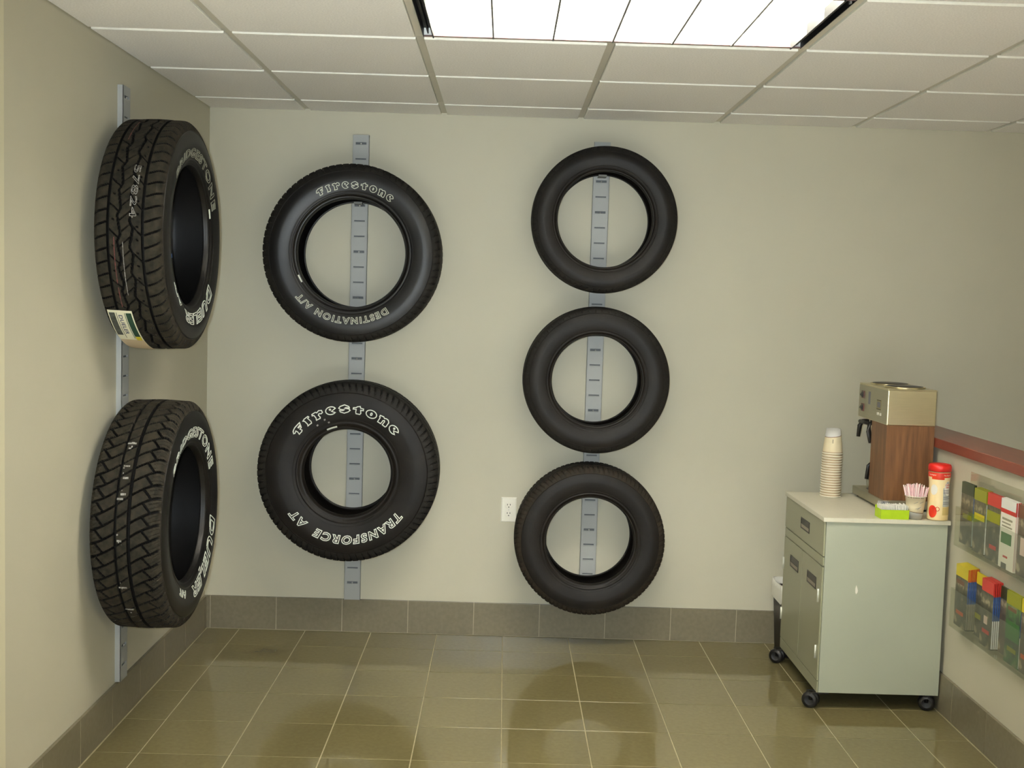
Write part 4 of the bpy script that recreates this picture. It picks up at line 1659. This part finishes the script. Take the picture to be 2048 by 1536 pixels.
def loft(mb, rings, cap0=True, cap1=False, smooth=True):
    n = len(rings[0])
    v = [p for r in rings for p in r]
    f = []
    for i in range(len(rings) - 1):
        for k in range(n):
            f.append((i * n + k, i * n + (k + 1) % n, (i + 1) * n + (k + 1) % n, (i + 1) * n + k))
    if cap0: f.append(tuple(range(n))[::-1])
    if cap1: f.append(tuple((len(rings) - 1) * n + k for k in range(n)))
    mb.add(v, f, smooth)


b = MB()
loft(b, [rrect(.103, .085, .02, 0.0), rrect(.118, .098, .02, 0.29), rrect(.114, .094, .02, 0.29), rrect(.10, .082, .02, 0.01)])
b.build('bin_body', M['bin'], bn)
b = MB()
rr0 = [np.array(rrect(.1165, .0965, .02, 0.315)), np.array(rrect(.122, .102, .02, 0.318)), np.array(rrect(.1235, .1035, .02, 0.29)), np.array(rrect(.1225, .1025, .02, 0.245))]
for i, r in enumerate(rr0):
    r[:, 2] += rng.uniform(-.012, .012, len(r)) * (1.0 if i != 2 else .2)
    r[:, :2] *= (1 + rng.uniform(-.012, .006, (len(r), 1)))
inn = np.array(rrect(.105, .088, .02, 0.14))
loft(b, [inn.tolist()] + [r.tolist() for r in rr0], cap0=True)
b.build('bin_liner', M['bag'], bn)

# ------------------------------------------------------------------ clear leaflet rack on the half wall
rk = thing('leaflet_rack', 'clear acrylic two-tier leaflet rack on the half wall', 'rack', (XR, -1.4, 0.36))


def rpart(name, mb):
    o = mb.build(name, M['acrylic'], rk)
    o.data.transform(Matrix.Translation((-XR, 1.4, -0.36)))
    return o


RY0, RY1 = -2.05, -1.005
for (z0, zt_, zf) in ((0.690, 0.965, 0.835), (0.385, 0.600, 0.530)):
    b = MB()
    b.box(XR - 0.003, XR - 0.0005, RY0, RY1, z0, zt_)
    rpart('back_panel', b)
    b = MB()
    b.box(XR - 0.053, XR - 0.0505, RY0, RY1, z0, zf)
    rpart('front_panel', b)
    b = MB()
    b.box(XR - 0.0505, XR - 0.003, RY0, RY1, z0, z0 + 0.0025)
    rpart('pocket_floor', b)
    for yy in (RY1, RY0 + 0.0025):
        b = MB()
        b.box(XR - 0.0505, XR - 0.003, yy - 0.0025, yy, z0 + 0.0025, zf)
        rpart('end_panel', b)

COV = {
    'dark': leaflet_cover('cover_dark_photo', (60, 58, 44), (92, 88, 68), (150, 140, 112), 22),
    'green': leaflet_cover('cover_green_photo', (52, 62, 46), (70, 110, 60), (120, 128, 96), 18),
    'brown': leaflet_cover('cover_brown_photo', (78, 66, 52), (104, 92, 76), (168, 156, 126), 20),
    'white': mat('cover_white', (236, 232, 216), 0.35),
}


def flat(name, rgb):
    return mat(name, rgb, 0.4)


INK = {
    'yellow': flat('ink_yellow', (206, 188, 40)), 'orange': flat('ink_orange', (190, 82, 36)), 'red': flat('ink_red', (192, 50, 42)),
    'lime': flat('ink_olive_green', (142, 144, 26)), 'deep': flat('ink_deep_green', (44, 58, 34)), 'blue': flat('ink_blue', (50, 86, 146)),
    'grey': flat('ink_grey', (150, 144, 120)), 'white': flat('ink_white', (232, 232, 226)), 'brown': flat('ink_brown', (112, 74, 54)),
    'pink': flat('ink_pink', (222, 196, 184)), 'grass': flat('ink_grass', (60, 112, 52)), 'pale': flat('ink_pale_blue', (176, 190, 186)),
    'slate': flat('ink_slate', (96, 98, 88)),
}
TH = 0.0058


def leaflet(y0, y1, z0, z1, xf, cover, header, edge, label, group, detail, th=TH, mid=True):
    """a folded leaflet standing in a pocket, its front face towards -X; edge = inks of the near edge (top, middle, foot)"""
    root = thing('leaflet', label, 'leaflet', (xf, (y0 + y1) / 2, z0), group)
    hy = (y1 - y0) / 2
    hh = z1 - z0
    b = MB()
    b.box(0.0, th * 0.82, -hy, hy, 0, hh)
    b.build('cover', COV[cover], root)
    b = MB()
    b.box(-0.0005, th * 0.8, -hy, hy, hh * 0.82, hh + 0.0006)
    b.build('header_band', INK[header], root)
    zz = [(0.80, 1.0), (0.44, 0.80), (0.02, 0.44)]
    for (a, c), ink in zip(zz, edge):
        b = MB()
        b.box(0.0006, th * 0.70, -hy - 0.0008, -hy, hh * a, hh * c)
        b.build('edge_strip', INK[ink], root)
    if detail:
        for (ya, yb, za, zb, ink) in detail:
            b = MB()
            b.box(-0.0007, 0.0004, -hy + 2 * hy * (1 - yb), -hy + 2 * hy * (1 - ya), hh * za, hh * zb)
            b.build('cover_panel', INK[ink], root)
    return root


def stack(n, y0, y1, z0, z1, xfront, cover, header, edge, desc, group, detail, th=TH):
    for k in range(n):
        if n == 1:
            lab = 'single leaflet with %s' % desc
        elif k == 0:
            lab = 'front leaflet of the stack with %s' % desc
        else:
            lab = '%s leaflet from the front of the stack with %s' % (ORD[k], desc)
        leaflet(y0 + rng.uniform(-.0012, .0012), y1, z0, z1 + 0.0008 * k, xfront + th * k, cover, header, edge, lab, group, detail if k == 0 else None, th)


ZL, ZU = 0.3885, 0.6935
XB = XR - 0.0040
gl_ = 'leaflets in the lower tier of the rack'
gu_ = 'leaflets in the upper tier of the rack'
stack(7, -1.136, -1.028, ZL + .012, 0.625, XB - 7 * TH, 'dark', 'yellow', ('orange', 'blue', 'grey'), 'a yellow header, lower tier', gl_,
      [(.15, .75, .20, .26, 'orange'), (.1, .7, .70, .77, 'brown')])
stack(1, -1.238, -1.142, ZL + .004, 0.622, XB - 2 * TH, 'dark', 'yellow', ('deep', 'slate', 'slate'), 'a yellow header behind the blue spines', gl_,
      [(.0, .5, .28, .36, 'lime')])
stack(5, -1.336, -1.243, ZL + .004, 0.625, XB - 6 * TH, 'dark', 'red', ('red', 'blue', 'white'), 'a red header, lower tier', gl_,
      [(.2, .8, .20, .26, 'red'), (.3, .6, .34, .46, 'pink')], TH * 1.15)
stack(1, -1.434, -1.342, ZL + .004, 0.622, XB - 2 * TH, 'brown', 'deep', ('deep', 'slate', 'pale'), 'a dark header and pale edge, lower tier', gl_, None)
stack(2, -1.545, -1.440, ZL + .004, 0.632, XB - 6 * TH, 'green', 'lime', ('lime', 'blue', 'white'), 'an olive header and green picture', gl_,
      [(.05, .95, .34, .60, 'grass'), (.2, .8, .18, .24, 'lime'), (.1, .7, .74, .79, 'brown')])
stack(3, -1.655, -1.551, ZL + .004, 0.632, XB - 6 * TH, 'brown', 'yellow', ('orange', 'blue', 'pink'), 'a yellow header near the picture edge', gl_,
      [(.1, .8, .2, .26, 'orange')])
stack(2, -1.126, -1.020, ZU + .012, 0.930, XB - 6 * TH, 'dark', 'deep', ('deep', 'blue', 'pale'), 'a deep green header, upper tier', gu_, [(.2, .9, .42, .5, 'lime')])
stack(4, -1.236, -1.134, ZU + .006, 0.925, XB - 6 * TH, 'dark', 'lime', ('lime', 'pale', 'white'), 'an olive header and white spines', gu_, [(.1, .9, .52, .62, 'yellow')])
stack(2, -1.352, -1.246, ZU + .004, 0.928, XB - 6 * TH, 'dark', 'red', ('red', 'blue', 'pale'), 'a red header, upper tier', gu_, [(.0, 1, .58, .74, 'lime'), (.3, .8, .18, .24, 'red')])
stack(3, -1.480, -1.368, ZU + .004, 0.930, XB - 7 * TH, 'white', 'white', ('red', 'pink', 'pink'), 'a white cover and red band', gu_,
      [(0, 1, .80, .86, 'red'), (.1, .8, .36, .52, 'grass'), (.12, .8, .70, .73, 'grey'), (.12, .7, .65, .67, 'grey'), (.12, .8, .60, .62, 'grey'), (.3, .6, .16, .19, 'red'), (.2, .55, .0, .08, 'slate')])
stack(3, -1.600, -1.488, ZU + .004, 0.928, XB - 6 * TH, 'brown', 'brown', ('brown', 'slate', 'pale'), 'a brown header at the picture edge', gu_, [(.2, .6, .3, .55, 'pink')])

bpy.context.view_layer.update()
